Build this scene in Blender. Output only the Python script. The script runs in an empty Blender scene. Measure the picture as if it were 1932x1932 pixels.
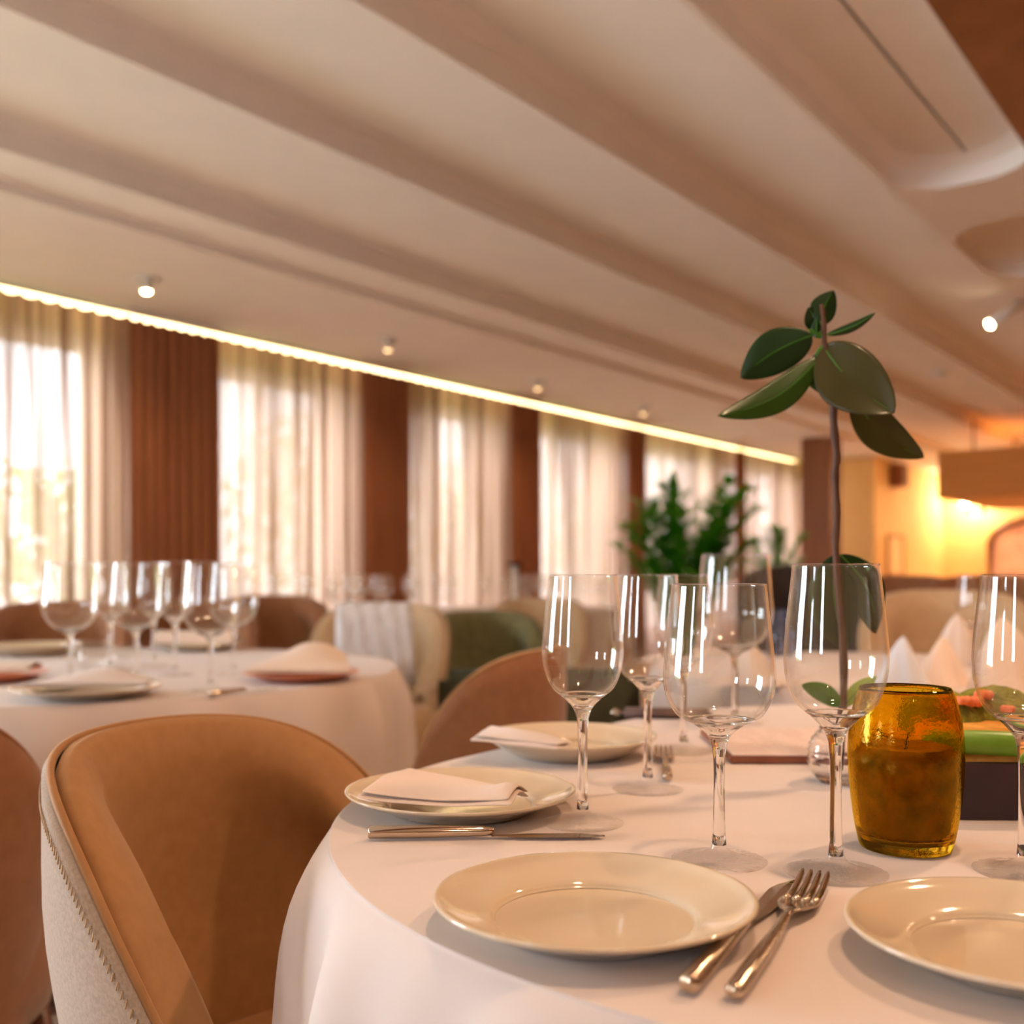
import bpy, bmesh, math, random
from mathutils import Vector, Matrix, noise
PI = math.pi
random.seed(7)
sc = bpy.context.scene
COL = sc.collection

# ------------------------------------------------------------------ camera
CAMZ, F, HOR = 0.979, 2000.0, 1085.0
cd = bpy.data.cameras.new('camera')
cam = bpy.data.objects.new('camera', cd); COL.objects.link(cam)
cam.location = (0, 0, CAMZ); cam.rotation_euler = (PI/2, 0, 0)
cd.sensor_width = 36; cd.lens = 36*F/1932; cd.shift_y = (HOR-966)/1932
cd.clip_start = 0.02; cd.clip_end = 200
cd.dof.use_dof = True; cd.dof.focus_distance = 0.86; cd.dof.aperture_fstop = 4.4
sc.camera = cam
# ------------------------------------------------------------------ world, exposure
w = bpy.data.worlds.new('world'); sc.world = w; w.use_nodes = True
bg = w.node_tree.nodes['Background']
bg.inputs[0].default_value = (0.80, 0.895, 1.0, 1); bg.inputs[1].default_value = 24.0
sc.view_settings.view_transform = 'Standard'; sc.view_settings.look = 'None'
sc.view_settings.exposure = 0.62; sc.view_settings.gamma = 1.0
sc.view_settings.use_curve_mapping = False
sc.cycles.transmission_bounces = 20; sc.cycles.transparent_max_bounces = 16
sc.cycles.max_bounces = 18; sc.cycles.diffuse_bounces = 4; sc.cycles.adaptive_threshold = 0.025; sc.cycles.glossy_bounces = 6
sc.cycles.sample_clamp_indirect = 6.0; sc.cycles.use_denoising = True

# the room's axes: u runs along the window wall, v towards the windows
S, C = 0.6037, 0.7972
PHI = math.atan2(C, S)
def UV(u, v, z=0.0): return Vector((S*u - C*v, C*u + S*v, z))
def at(px, py, D): return Vector(((px-966)/F*D, D, CAMZ - (py-HOR)/F*D))
TZ = 0.75
def on(px, py, z=TZ):
    D = (CAMZ-z)*F/(py-HOR); return Vector(((px-966)/F*D, D, z))

LIGHTS = dict(portal=True, down=13.5, warm=(1.0, 0.62, 0.37))
CEIL = 2.71
SHEERS = [(-2.6,-0.6),(0.0,1.6),(2.2,3.94),(4.67,6.05),(6.61,8.02),(8.49,10.16),(10.55,12.9),(13.2,15.35)]
BROWNS = [(-0.6,0.0),(1.6,2.2),(3.94,4.67),(6.05,6.61),(8.02,8.49),(10.16,10.55),(12.9,13.2)]
VC, VW = 6.11, 6.42          # curtain plane, window wall plane
WIN = [(a+0.02, b-0.02) for a, b in SHEERS]
WZ0, WZ1 = 0.30, 2.50
for i, (a, b) in enumerate(WIN):   # sky portals in the window openings: they only guide the sky's own light
    l = bpy.data.lights.new('sky_portal', 'AREA'); l.shape = 'RECTANGLE'; l.size = b-a; l.size_y = WZ1-WZ0
    l.cycles.is_portal = True
    o = bpy.data.objects.new('sky_portal', l); COL.objects.link(o)
    o.location = UV((a+b)/2, VW+0.14, (WZ0+WZ1)/2)
    o.rotation_euler = (PI/2, 0, PHI + PI); 
    # -Z of the lamp must look into the room (-v)
    d = UV(0, -1) ; o.rotation_euler = d.to_track_quat('-Z', 'Y').to_euler()

# ------------------------------------------------------------------ helpers
def mat(name, color=(.8,.8,.8), rough=.5, metal=0.0, **kw):
    m = bpy.data.materials.new(name); m.use_nodes = True
    b = m.node_tree.nodes['Principled BSDF']
    b.inputs['Base Color'].default_value = (*color, 1); b.inputs['Roughness'].default_value = rough
    b.inputs['Metallic'].default_value = metal
    for k, v in kw.items():
        k = k.replace('_', ' ')
        b.inputs[k].default_value = v
    return m
def nd(m, t, **kw):
    n = m.node_tree.nodes.new(t)
    for k, v in kw.items(): setattr(n, k, v)
    return n
def lk(m, a, b): m.node_tree.links.new(a, b)
def bsdf(m): return m.node_tree.nodes['Principled BSDF']
def tex(m, kind='Object', scale=(1,1,1)):
    tc = nd(m, 'ShaderNodeTexCoord'); mp = nd(m, 'ShaderNodeMapping'); mp.inputs['Scale'].default_value = scale
    lk(m, tc.outputs[kind], mp.inputs['Vector']); return mp.outputs[0]
def noisy(m, c1, c2, scale=20, detail=4, vec=(1,1,1), bump=0.0, bscale=None, dist=0.002):
    v = tex(m, 'Object', vec)
    n = nd(m, 'ShaderNodeTexNoise'); n.inputs['Scale'].default_value = scale; n.inputs['Detail'].default_value = detail
    lk(m, v, n.inputs['Vector'])
    r = nd(m, 'ShaderNodeValToRGB'); r.color_ramp.elements[0].position = .3; r.color_ramp.elements[1].position = .7
    r.color_ramp.elements[0].color = (*c1, 1); r.color_ramp.elements[1].color = (*c2, 1)
    lk(m, n.outputs['Fac'], r.inputs['Fac']); lk(m, r.outputs['Color'], bsdf(m).inputs['Base Color'])
    if bump:
        n2 = nd(m, 'ShaderNodeTexNoise'); n2.inputs['Scale'].default_value = bscale or scale; n2.inputs['Detail'].default_value = 3
        lk(m, v, n2.inputs['Vector'])
        bp = nd(m, 'ShaderNodeBump'); bp.inputs['Strength'].default_value = bump; bp.inputs['Distance'].default_value = dist
        lk(m, n2.outputs['Fac'], bp.inputs['Height']); lk(m, bp.outputs[0], bsdf(m).inputs['Normal'])
    return m

def obj(name, bm, m, parent=None, smooth=True, loc=None, rot=None):
    me = bpy.data.meshes.new(name); bm.normal_update(); bm.to_mesh(me); bm.free()
    if smooth:
        for p in me.polygons: p.use_smooth = True
    o = bpy.data.objects.new(name, me); COL.objects.link(o)
    for mm in (m if isinstance(m, (list, tuple)) else [m]): me.materials.append(mm)
    if parent is not None: o.parent = parent
    if loc is not None: o.location = loc
    if rot is not None: o.rotation_euler = rot
    return o
def tag(o, label, cat, group=None, kind=None):
    o['label'] = label; o['category'] = cat
    if group: o['group'] = group
    if kind: o['kind'] = kind
    return o
def thing(name, label, cat, loc=(0,0,0), rotz=0, group=None, scale=1):
    o = bpy.data.objects.new(name, None); COL.objects.link(o); o.location = loc; o.rotation_euler = (0,0,rotz)
    o.scale = (scale,)*3; o.empty_display_size = .05
    return tag(o, label, cat, group)
def struct(name, bm, m, loc=None, rot=None, smooth=False):
    o = obj(name, bm, m, None, smooth, loc, rot); o['kind'] = 'structure'; return o
def dup(root, loc, rotz, label, group=None, scale=None):
    r = root.copy(); COL.objects.link(r); r.location = loc; r.rotation_euler = (root.rotation_euler[0], root.rotation_euler[1], rotz)
    r['label'] = label
    if group: r['group'] = group
    if scale is not None: r.scale = (scale,)*3 if not hasattr(scale, '__len__') else scale
    for ch in list(root.children):
        c = ch.copy(); COL.objects.link(c); c.parent = r
        for g in ch.children:
            d = g.copy(); COL.objects.link(d); d.parent = c
    return r
def box(bm, x0, x1, y0, y1, z0, z1, bev=0.0):
    g = bmesh.ops.create_cube(bm, size=1)
    bmesh.ops.scale(bm, vec=(x1-x0, y1-y0, z1-z0), verts=g['verts'])
    bmesh.ops.translate(bm, vec=((x0+x1)/2, (y0+y1)/2, (z0+z1)/2), verts=g['verts'])
    if bev:
        es = list({e for v in g['verts'] for e in v.link_edges})
        bmesh.ops.bevel(bm, geom=es, offset=bev, segments=2, affect='EDGES')
def bx(*a, bev=0.0):
    bm = bmesh.new(); box(bm, *a, bev=bev); return bm
def lathe(bm, prof, seg=48, cx=0, cy=0, z0=0):
    rings = []
    for r, z in prof:
        if r < 1e-6: rings.append([bm.verts.new((cx, cy, z0+z))])
        else: rings.append([bm.verts.new((cx+r*math.cos(2*PI*i/seg), cy+r*math.sin(2*PI*i/seg), z0+z)) for i in range(seg)])
    for a, b in zip(rings, rings[1:]):
        for i in range(seg):
            j = (i+1) % seg
            if len(a) == 1 and len(b) == 1: continue
            if len(a) == 1: bm.faces.new((a[0], b[j], b[i]))
            elif len(b) == 1: bm.faces.new((a[i], a[j], b[0]))
            else: bm.faces.new((a[i], a[j], b[j], b[i]))
    return bm
def spline(pts, n=6):
    """Catmull-Rom through 2-D/3-D points"""
    out = []
    P = [Vector(p) for p in pts]
    P = [2*P[0]-P[1]] + P + [2*P[-1]-P[-2]]
    for i in range(1, len(P)-2):
        for k in range(n):
            t = k/n
            out.append(0.5*((2*P[i]) + (-P[i-1]+P[i+1])*t + (2*P[i-1]-5*P[i]+4*P[i+1]-P[i+2])*t*t + (-P[i-1]+3*P[i]-3*P[i+1]+P[i+2])*t**3))
    out.append(P[-2]); return out
def tube(bm, pts, rad, seg=8, cap=True):
    pts = [Vector(p) for p in pts]; rings = []
    if not hasattr(rad, '__len__'): rad = [rad]*len(pts)
    up = Vector((0,0,1)); prev = None
    for i, p in enumerate(pts):
        t = (pts[min(i+1, len(pts)-1)] - pts[max(i-1, 0)]).normalized()
        if prev is None: a = t.orthogonal().normalized()
        else:
            a = prev - t*prev.dot(t)
            a = a.normalized() if a.length > 1e-6 else t.orthogonal().normalized()
        prev = a; b = t.cross(a)
        rings.append([bm.verts.new(p + rad[i]*(a*math.cos(2*PI*k/seg) + b*math.sin(2*PI*k/seg))) for k in range(seg)])
    for r0, r1 in zip(rings, rings[1:]):
        for k in range(seg): bm.faces.new((r0[k], r0[(k+1)%seg], r1[(k+1)%seg], r1[k]))
    if cap: bm.faces.new(rings[0][::-1]); bm.faces.new(rings[-1])
    return bm
def grid(bm, pts, closed_u=False):
    """pts[i][j] -> quads"""
    V = [[bm.verts.new(p) for p in row] for row in pts]
    nu, nv = len(V), len(V[0])
    for i in range(nu if closed_u else nu-1):
        for j in range(nv-1):
            bm.faces.new((V[i][j], V[(i+1)%nu][j], V[(i+1)%nu][j+1], V[i][j+1]))
    return V
def solid(o, t, off=-1):
    m = o.modifiers.new('thickness', 'SOLIDIFY'); m.thickness = t; m.offset = off; return o

# ------------------------------------------------------------------ materials
M = {}
M['plaster'] = noisy(mat('ceiling_plaster', rough=.85), (.90,.862,.85), (.935,.895,.88), 3)
M['yellow_wall'] = noisy(mat('yellow_wall', rough=.8), (.82,.58,.24), (.88,.64,.30), 2)
M['cream_wall'] = noisy(mat('cream_wall', rough=.85), (.66,.48,.33), (.72,.53,.37), 2)
M['brown_wood'] = noisy(mat('brown_wood', rough=.45), (.20,.07,.025), (.28,.105,.04), 9, vec=(1,1,.1))
M['orange_wood'] = noisy(mat('orange_wood', rough=.5), (.78,.33,.06), (.92,.44,.10), 6, vec=(.3,.3,6))
M['leg_wood'] = noisy(mat('dark_leg_wood', rough=.35), (.09,.03,.012), (.14,.05,.02), 14, vec=(1,1,.1))
M['white_paint'] = mat('white_paint', (.82,.8,.76), .4)
M['cloth'] = noisy(mat('tablecloth_fabric', rough=.85, Sheen_Weight=.25), (.64,.55,.51), (.68,.585,.54), 5, bump=.12, bscale=900, dist=.0006)
M['napkin'] = noisy(mat('napkin_fabric', rough=.85, Sheen_Weight=.2), (.74,.59,.49), (.79,.64,.54), 8, bump=.15, bscale=700, dist=.0006)
M['napkin_grey'] = noisy(mat('grey_napkin_fabric', rough=.85), (.62,.64,.70), (.70,.72,.78), 8)
M['velvet'] = noisy(mat('tan_velvet', rough=.75, Sheen_Weight=.5, Sheen_Roughness=.4), (.33,.158,.052), (.38,.186,.068), 60, bump=.2, bscale=500, dist=.0006)
bsdf(M['velvet']).inputs['Sheen Tint'].default_value = (1,.75,.5,1)
M['linen'] = noisy(mat('grey_beige_linen', rough=.9, Sheen_Weight=.3), (.36,.27,.20), (.47,.37,.29), 260, bump=.4, bscale=600, dist=.001)
M['brown_velvet'] = noisy(mat('brown_velvet', rough=.8, Sheen_Weight=.3), (.24,.09,.03), (.29,.115,.04), 40, bump=.2, bscale=300)
M['beige_velvet'] = noisy(mat('beige_velvet', rough=.8, Sheen_Weight=.3), (.50,.34,.19), (.56,.39,.23), 40)
M['green_velvet'] = noisy(mat('olive_velvet', rough=.85, Sheen_Weight=.3), (.12,.12,.045), (.18,.17,.07), 30)
M['black_fabric'] = noisy(mat('black_fabric', rough=.8), (.02,.014,.012), (.035,.024,.02), 30)
M['fur'] = noisy(mat('pale_throw', rough=1, Sheen_Weight=.5), (.62,.58,.58), (.85,.82,.82), 30, vec=(4,4,.4), bump=.6, bscale=60, dist=.01)
M['stitch'] = mat('tan_thread', (.50,.33,.18), .8)
M['china'] = mat('cream_china', (.70,.585,.43), .09, Coat_Weight=.6, Coat_Roughness=.03)
M['terracotta'] = mat('terracotta_plate', (.62,.20,.10), .3)
M['steel'] = noisy(mat('polished_steel', rough=.12, metal=1), (.58,.47,.37), (.66,.55,.44), 12)
M['steel_hammered'] = noisy(mat('hammered_steel', rough=.14, metal=1), (.55,.44,.34), (.64,.53,.42), 12, bump=.5, bscale=330, dist=.0008)
M['stem'] = noisy(mat('woody_stem', rough=.7), (.055,.02,.01), (.13,.055,.028), 90, vec=(1,1,.25), bump=.6, bscale=250, dist=.001)
def leafmat(name, top, back, trans=.15):
    m = mat(name, top, .28)
    b = bsdf(m); b.inputs['Coat Weight'].default_value = .25; b.inputs['Coat Roughness'].default_value = .15
    n = nd(m, 'ShaderNodeTexNoise'); n.inputs['Scale'].default_value = 25; lk(m, tex(m), n.inputs['Vector'])
    mx = nd(m, 'ShaderNodeMixRGB', blend_type='MULTIPLY'); mx.inputs[0].default_value = .5; b.inputs['Coat Weight'].default_value = .12; b.inputs['Roughness'].default_value = .36; b.inputs['Specular IOR Level'].default_value = .35
    g = nd(m, 'ShaderNodeNewGeometry'); mb = nd(m, 'ShaderNodeMixRGB')
    mb.inputs[1].default_value = (*top, 1); mb.inputs[2].default_value = (*back, 1); lk(m, g.outputs['Backfacing'], mb.inputs[0])
    lk(m, mb.outputs[0], mx.inputs[1]); lk(m, n.outputs['Color'], mx.inputs[2]); lk(m, mb.outputs[0], b.inputs['Base Color'])
    t = nd(m, 'ShaderNodeBsdfTranslucent'); t.inputs[0].default_value = (top[0]*3+.03, top[1]*3+.03, .01, 1)
    ms = nd(m, 'ShaderNodeMixShader'); ms.inputs[0].default_value = trans
    out = m.node_tree.nodes['Material Output']
    lk(m, b.outputs[0], ms.inputs[1]); lk(m, t.outputs[0], ms.inputs[2]); lk(m, ms.outputs[0], out.inputs[0])
    return m
M['leaf'] = leafmat('rubber_plant_leaf', (.007,.036,.004), (.055,.050,.008), .10)
M['leaf_mid'] = leafmat('rubber_plant_leaf_mid', (.028,.075,.006), (.05,.08,.01), .12)
M['leaf_olive'] = leafmat('rubber_plant_leaf_back', (.050,.047,.008), (.055,.050,.008), .12)
M['leaf_light'] = leafmat('light_leaf', (.06,.22,.02), (.16,.28,.05), .2)
M['leaf_lime'] = leafmat('lime_leaf', (.30,.42,.03), (.3,.42,.05), .2)
M['palm'] = leafmat('palm_leaf', (.045,.23,.012), (.07,.26,.02), .4)
M['garden'] = leafmat('garden_leaf', (.10,.22,.05), (.14,.26,.07), .4)
M['bark'] = noisy(mat('bark', rough=.9), (.12,.08,.05), (.2,.14,.09), 10)
M['pot'] = mat('dark_pot', (.05,.035,.03), .5)
M['planter'] = noisy(mat('aubergine_planter', rough=.55), (.028,.012,.02), (.05,.024,.034), 20)
M['orange_fill'] = noisy(mat('orange_sand', rough=.9), (.62,.24,.03), (.82,.38,.06), 60, bump=.5, bscale=120, dist=.003)
M['moss'] = noisy(mat('moss', rough=1), (.14,.15,.015), (.32,.30,.03), 90, bump=1, bscale=200, dist=.004)
M['succulent'] = noisy(mat('bright_succulent', rough=.4), (.11,.26,.012), (.17,.36,.02), 20)
M['coral'] = mat('coral_petals', (.85,.22,.08), .6)
def glass(name, color=(1,1,1), rough=0.0, ior=1.45, clear=0):
    m = bpy.data.materials.new(name); m.use_nodes = True
    nt = m.node_tree; nt.nodes.remove(nt.nodes['Principled BSDF'])
    g = nt.nodes.new('ShaderNodeBsdfGlass'); g.inputs['Color'].default_value = (*color, 1)
    g.inputs['Roughness'].default_value = rough; g.inputs['IOR'].default_value = ior
    if clear:   # very thin walls: part of the light goes straight through
        t = nt.nodes.new('ShaderNodeBsdfTransparent'); x = nt.nodes.new('ShaderNodeMixShader'); x.inputs[0].default_value = clear
        nt.links.new(g.outputs[0], x.inputs[1]); nt.links.new(t.outputs[0], x.inputs[2]); nt.links.new(x.outputs[0], nt.nodes['Material Output'].inputs[0])
    else: nt.links.new(g.outputs[0], nt.nodes['Material Output'].inputs[0])
    return m
def thin_glass(name, tint=(1,1,1), rim=.94, face=.04):
    """thin crystal wall: straight transmission plus a Fresnel reflection (Schlick)"""
    m = bpy.data.materials.new(name); m.use_nodes = True; nt = m.node_tree
    nt.nodes.remove(nt.nodes['Principled BSDF'])
    lw = nd(m, 'ShaderNodeLayerWeight'); lw.inputs[0].default_value = .5
    pw_ = nd(m, 'ShaderNodeMath', operation='POWER'); pw_.inputs[1].default_value = 4.6; lk(m, lw.outputs['Facing'], pw_.inputs[0])
    ma = nd(m, 'ShaderNodeMath', operation='MULTIPLY_ADD'); ma.inputs[1].default_value = rim; ma.inputs[2].default_value = face; lk(m, pw_.outputs[0], ma.inputs[0])
    t = nd(m, 'ShaderNodeBsdfTransparent'); t.inputs[0].default_value = (*tint, 1)
    g = nd(m, 'ShaderNodeBsdfGlossy'); g.inputs['Roughness'].default_value = .0; g.inputs[0].default_value = (1,1,1,1)
    x = nd(m, 'ShaderNodeMixShader'); lk(m, ma.outputs[0], x.inputs[0]); lk(m, t.outputs[0], x.inputs[1]); lk(m, g.outputs[0], x.inputs[2])
    lk(m, x.outputs[0], nt.nodes['Material Output'].inputs[0]); return m
M['glass'] = thin_glass('clear_crystal', (.99,.99,.985))
M['glass_foot'] = thin_glass('clear_crystal_foot', (1,1,1), .5, .03)
_m = M['glass_foot']; _v = tex(_m); _n = nd(_m, 'ShaderNodeTexNoise'); _n.inputs['Scale'].default_value = 160; _n.inputs['Detail'].default_value = 1
lk(_m, _v, _n.inputs['Vector']); _b = nd(_m, 'ShaderNodeBump'); _b.inputs['Strength'].default_value = .5; _b.inputs['Distance'].default_value = .0015
lk(_m, _n.outputs['Fac'], _b.inputs['Height'])
for _x in _m.node_tree.nodes:
    if _x.type == 'BSDF_GLOSSY': lk(_m, _b.outputs[0], _x.inputs['Normal'])
M['glass_stem'] = glass('solid_crystal', (1,1,1))
M['tumbler'] = glass('smoky_glass', (.80,.84,.92))
def amber():
    m = glass('amber_glass', (.93,.76,.16), .03)
    g = [n for n in m.node_tree.nodes if n.type == 'BSDF_GLASS'][0]
    n = nd(m, 'ShaderNodeTexNoise'); n.inputs['Scale'].default_value = 260; n.inputs['Detail'].default_value = 3
    lk(m, tex(m), n.inputs['Vector'])
    b = nd(m, 'ShaderNodeBump'); b.inputs['Strength'].default_value = .35; b.inputs['Distance'].default_value = .0006
    lk(m, n.outputs['Fac'], b.inputs['Height']); lk(m, b.outputs[0], g.inputs['Normal']); return m
M['amber'] = amber()
def pane():
    m = bpy.data.materials.new('window_glass'); m.use_nodes = True; nt = m.node_tree
    nt.nodes.remove(nt.nodes['Principled BSDF'])
    t = nt.nodes.new('ShaderNodeBsdfTransparent'); g = nt.nodes.new('ShaderNodeBsdfGlossy'); g.inputs['Roughness'].default_value = .02
    f = nt.nodes.new('ShaderNodeMixShader'); f.inputs[0].default_value = .06
    nt.links.new(t.outputs[0], f.inputs[1]); nt.links.new(g.outputs[0], f.inputs[2])
    nt.links.new(f.outputs[0], nt.nodes['Material Output'].inputs[0]); return m
M['pane'] = pane()
def sheer(open_=.022, lo=(.44,.56)):
    """thin woven voile: a share of open weave, the rest translucent; denser gathered bands run down it"""
    m = bpy.data.materials.new('sheer_voile'); m.use_nodes = True; nt = m.node_tree
    nt.nodes.remove(nt.nodes['Principled BSDF'])
    v = tex(m, 'Object', (1, 0, 0.01))
    n = nd(m, 'ShaderNodeTexNoise'); n.inputs['Scale'].default_value = 13; n.inputs['Detail'].default_value = 3; n.inputs['Roughness'].default_value = .7
    lk(m, v, n.inputs['Vector'])
    r = nd(m, 'ShaderNodeValToRGB'); r.color_ramp.elements[0].position = .40; r.color_ramp.elements[1].position = .62
    r.color_ramp.elements[0].color = (.0,.0,.0,1); r.color_ramp.elements[1].color = (open_,open_,open_,1)
    lk(m, n.outputs['Fac'], r.inputs[0])
    tr = nd(m, 'ShaderNodeBsdfTransparent'); tl = nd(m, 'ShaderNodeBsdfTranslucent'); df = nd(m, 'ShaderNodeBsdfDiffuse')
    tl.inputs[0].default_value = (.36,.245,.175,1); df.inputs[0].default_value = (.60,.42,.31,1)
    a = nd(m, 'ShaderNodeMixShader'); a.inputs[0].default_value = .5
    lk(m, df.outputs[0], a.inputs[1]); lk(m, tl.outputs[0], a.inputs[2])
    r2 = nd(m, 'ShaderNodeValToRGB'); r2.color_ramp.elements[0].position = lo[0]-.04; r2.color_ramp.elements[1].position = lo[1]-.02
    r2.color_ramp.elements[0].color = (.055,.024,.013,1); r2.color_ramp.elements[1].color = (.285,.182,.148,1)   # tightly gathered bands let little through
    lk(m, n.outputs['Fac'], r2.inputs[0]); lk(m, r2.outputs[0], tl.inputs[0])
    b = nd(m, 'ShaderNodeMixShader'); lk(m, r.outputs[0], b.inputs[0]); lk(m, a.outputs[0], b.inputs[1]); lk(m, tr.outputs[0], b.inputs[2])
    lk(m, b.outputs[0], nt.nodes['Material Output'].inputs[0]); return m
M['sheer'] = sheer()
M['sheer_open'] = sheer(.085, (.46,.52))
M['drape'] = noisy(mat('brown_drape', rough=.85, Sheen_Weight=.2), (.29,.10,.038), (.35,.13,.05), 8, vec=(1,1,.2))
def emit(name, c, s):
    m = bpy.data.materials.new(name); m.use_nodes = True; nt = m.node_tree
    nt.nodes.remove(nt.nodes['Principled BSDF']); e = nt.nodes.new('ShaderNodeEmission')
    e.inputs[0].default_value = (*c, 1); e.inputs[1].default_value = s
    nt.links.new(e.outputs[0], nt.nodes['Material Output'].inputs[0]); return m
M['led'] = emit('led_strip_light', (1,.68,.32), 6)
M['bulb'] = emit('warm_bulb', (1,.72,.38), 40)
M['spot_glow'] = emit('spot_lamp_glow', (1,.62,.28), 3)
def floor_mat():
    m = mat('oak_floor', (.5,.33,.2), .35)
    v = tex(m, 'Object', (1,1,1)); br = nd(m, 'ShaderNodeTexBrick')
    br.inputs['Scale'].default_value = 1; br.inputs['Brick Width'].default_value = 1.2; br.inputs['Row Height'].default_value = .14
    br.inputs['Mortar Size'].default_value = .002
    br.inputs['Color1'].default_value = (.52,.35,.20,1); br.inputs['Color2'].default_value = (.60,.42,.26,1); br.inputs['Mortar'].default_value = (.2,.12,.06,1)
    lk(m, v, br.inputs['Vector'])
    n = nd(m, 'ShaderNodeTexNoise'); n.inputs['Scale'].default_value = 6; n.inputs['Detail'].default_value = 6
    v2 = tex(m, 'Object', (1,12,1)); lk(m, v2, n.inputs['Vector'])
    mx = nd(m, 'ShaderNodeMixRGB', blend_type='OVERLAY'); mx.inputs[0].default_value = .35
    lk(m, br.outputs['Color'], mx.inputs[1]); lk(m, n.outputs['Fac'], mx.inputs[2]); lk(m, mx.outputs[0], bsdf(m).inputs['Base Color']); return m
M['floor'] = floor_mat()
M['grass'] = noisy(mat('lawn', rough=1), (.10,.18,.04), (.16,.26,.07), 3)

# ------------------------------------------------------------------ setting
RZ = (0, 0, PHI)
U0, U1, V0 = -4.0, 19.0, -5.2
struct('floor', bx(U0, U1, V0, VW+.2, -.1, 0), M['floor'], rot=RZ)
# stepped ceiling: sheets that dip towards the viewer and end in a step up
prof = [(VW+.05, CEIL)]
def step(v, drop_edge_z, rise):
    prof.extend([(v, drop_edge_z), (v-.002, drop_edge_z+rise*.72), (v-.02, drop_edge_z+rise*.9), (v-.07, drop_edge_z+rise)])
step(4.72, CEIL, .05)
step(4.256, CEIL, .125)
step(3.185, CEIL, .125)
step(2.306, CEIL, .15)
prof.append((1.524, CEIL)); 
bm = bmesh.new()
V = []
for v, z in prof: V.append((bm.verts.new((U0, v, z)), bm.verts.new((U1, v, z))))
for a, b in zip(V, V[1:]): bm.faces.new((a[0], a[1], b[1], b[0]))
# flat part with rounded coffers: sheet at CEIL from 1.524 to .93, coffers rise from it
def coffer_outline(ua, ub, va, vb, r, n=8):
    pts = []
    for cx, cy, a0 in ((ub-r, vb-r, 0), (ua+r, vb-r, 90), (ua+r, va+r, 180), (ub-r, va+r, 270)):
        for k in range(n+1):
            a = math.radians(a0+90*k/n); pts.append((cx+r*math.cos(a), cy+r*math.sin(a)))
    return pts
coffers = [(-2.2, 4.95, .93, 1.50, .24), (5.55, 6.7, .20, 1.50, .3), (7.5, 12.5, .2, 1.5, .3)]
vlo = .12
cells = [U0, 5.25, 7.1, U1]
for ci, (ua, ub, va, vb, r) in enumerate(coffers):
    pts = coffer_outline(ua, ub, va, vb, r); n = len(pts); cx, cy = (ua+ub)/2, (va+vb)/2
    c0, c1, e0, e1 = cells[ci], cells[ci+1], vlo, 1.524
    def edge_pt(i):
        q, k = divmod(i, 9); x, y = pts[i]; X = c1 if q in (0,3) else c0; Y = e1 if q in (0,1) else e0
        if k == 4: return (X, Y)
        first = k < 4
        if q in (0,2): return (X, y) if first else (x, Y)
        return (x, Y) if first else (X, y)
    outer = [bm.verts.new((*edge_pt(i), CEIL)) for i in range(n)]
    ring = [bm.verts.new((x, y, CEIL)) for x, y in pts]; rise = .12
    mid = [bm.verts.new((x, y, CEIL+rise*.7)) for x, y in pts]
    top = [bm.verts.new((x+(.06 if x < cx else -.06), y+(.05 if y < cy else -.05), CEIL+rise)) for x, y in pts]
    for i in range(n):
        j = (i+1) % n
        for A_, B_ in ((outer, ring), (ring, mid), (mid, top)): bm.faces.new((A_[i], A_[j], B_[j], B_[i]))
    bm.faces.new(top)
va = [bm.verts.new(p) for p in ((U0, vlo, CEIL), (U1, vlo, CEIL), (U1, V0, CEIL), (U0, V0, CEIL))]
bm.faces.new(va)
bmesh.ops.recalc_face_normals(bm, faces=bm.faces)
ceil = struct('ceiling', bm, M['plaster'], rot=RZ)
struct('trim_1', bx(-3.9, 8, .25, .88, CEIL-.10, CEIL-.001), M['brown_wood'], rot=RZ)
# window wall with openings
us = [U0] + [x for ab in WIN for x in ab] + [15.45]
bm = bmesh.new()
for i in range(0, len(us), 2): box(bm, us[i], us[i+1], VW, VW+.22, 0, 3.0)
for a, b in WIN:
    box(bm, a, b, VW, VW+.22, 0, WZ0); box(bm, a, b, VW, VW+.22, WZ1, 3.0)
struct('wall_left', bm, M['cream_wall'], rot=RZ)
for i, (a, b) in enumerate(WIN):
    fr = bmesh.new(); t = .05
    box(fr, a, b, VW+.08, VW+.14, WZ0, WZ0+t); box(fr, a, b, VW+.08, VW+.14, WZ1-t, WZ1)
    box(fr, a, a+t, VW+.08, VW+.14, WZ0+t, WZ1-t); box(fr, b-t, b, VW+.08, VW+.14, WZ0+t, WZ1-t)
    mid = (a+b)/2; box(fr, mid-.03, mid+.03, VW+.08, VW+.14, WZ0+t, WZ1-t)
    fo = struct('window_%d' % (i+1), fr, M['white_paint'], rot=RZ)
    p = obj('pane', bx(a+t, b-t, VW+.105, VW+.112, WZ0+t, WZ1-t), M['pane'], fo, smooth=False)
ADDED_WIN = [(1.0,1.6),(3.7,4.3)]; bz0, bz1 = 1.0, 2.1  # unseen windows added behind the viewer to let in extra cool daylight
bm = bmesh.new(); vs = [V0] + [x for ab in ADDED_WIN for x in ab] + [VW+.2]
for i in range(0, len(vs), 2): box(bm, U0-.2, U0, vs[i], vs[i+1], 0, 3.0)
for a, b in ADDED_WIN: box(bm, U0-.2, U0, a, b, 0, bz0); box(bm, U0-.2, U0, a, b, bz1, 3.0)
struct('wall_back', bm, M['cream_wall'], rot=RZ)
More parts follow.
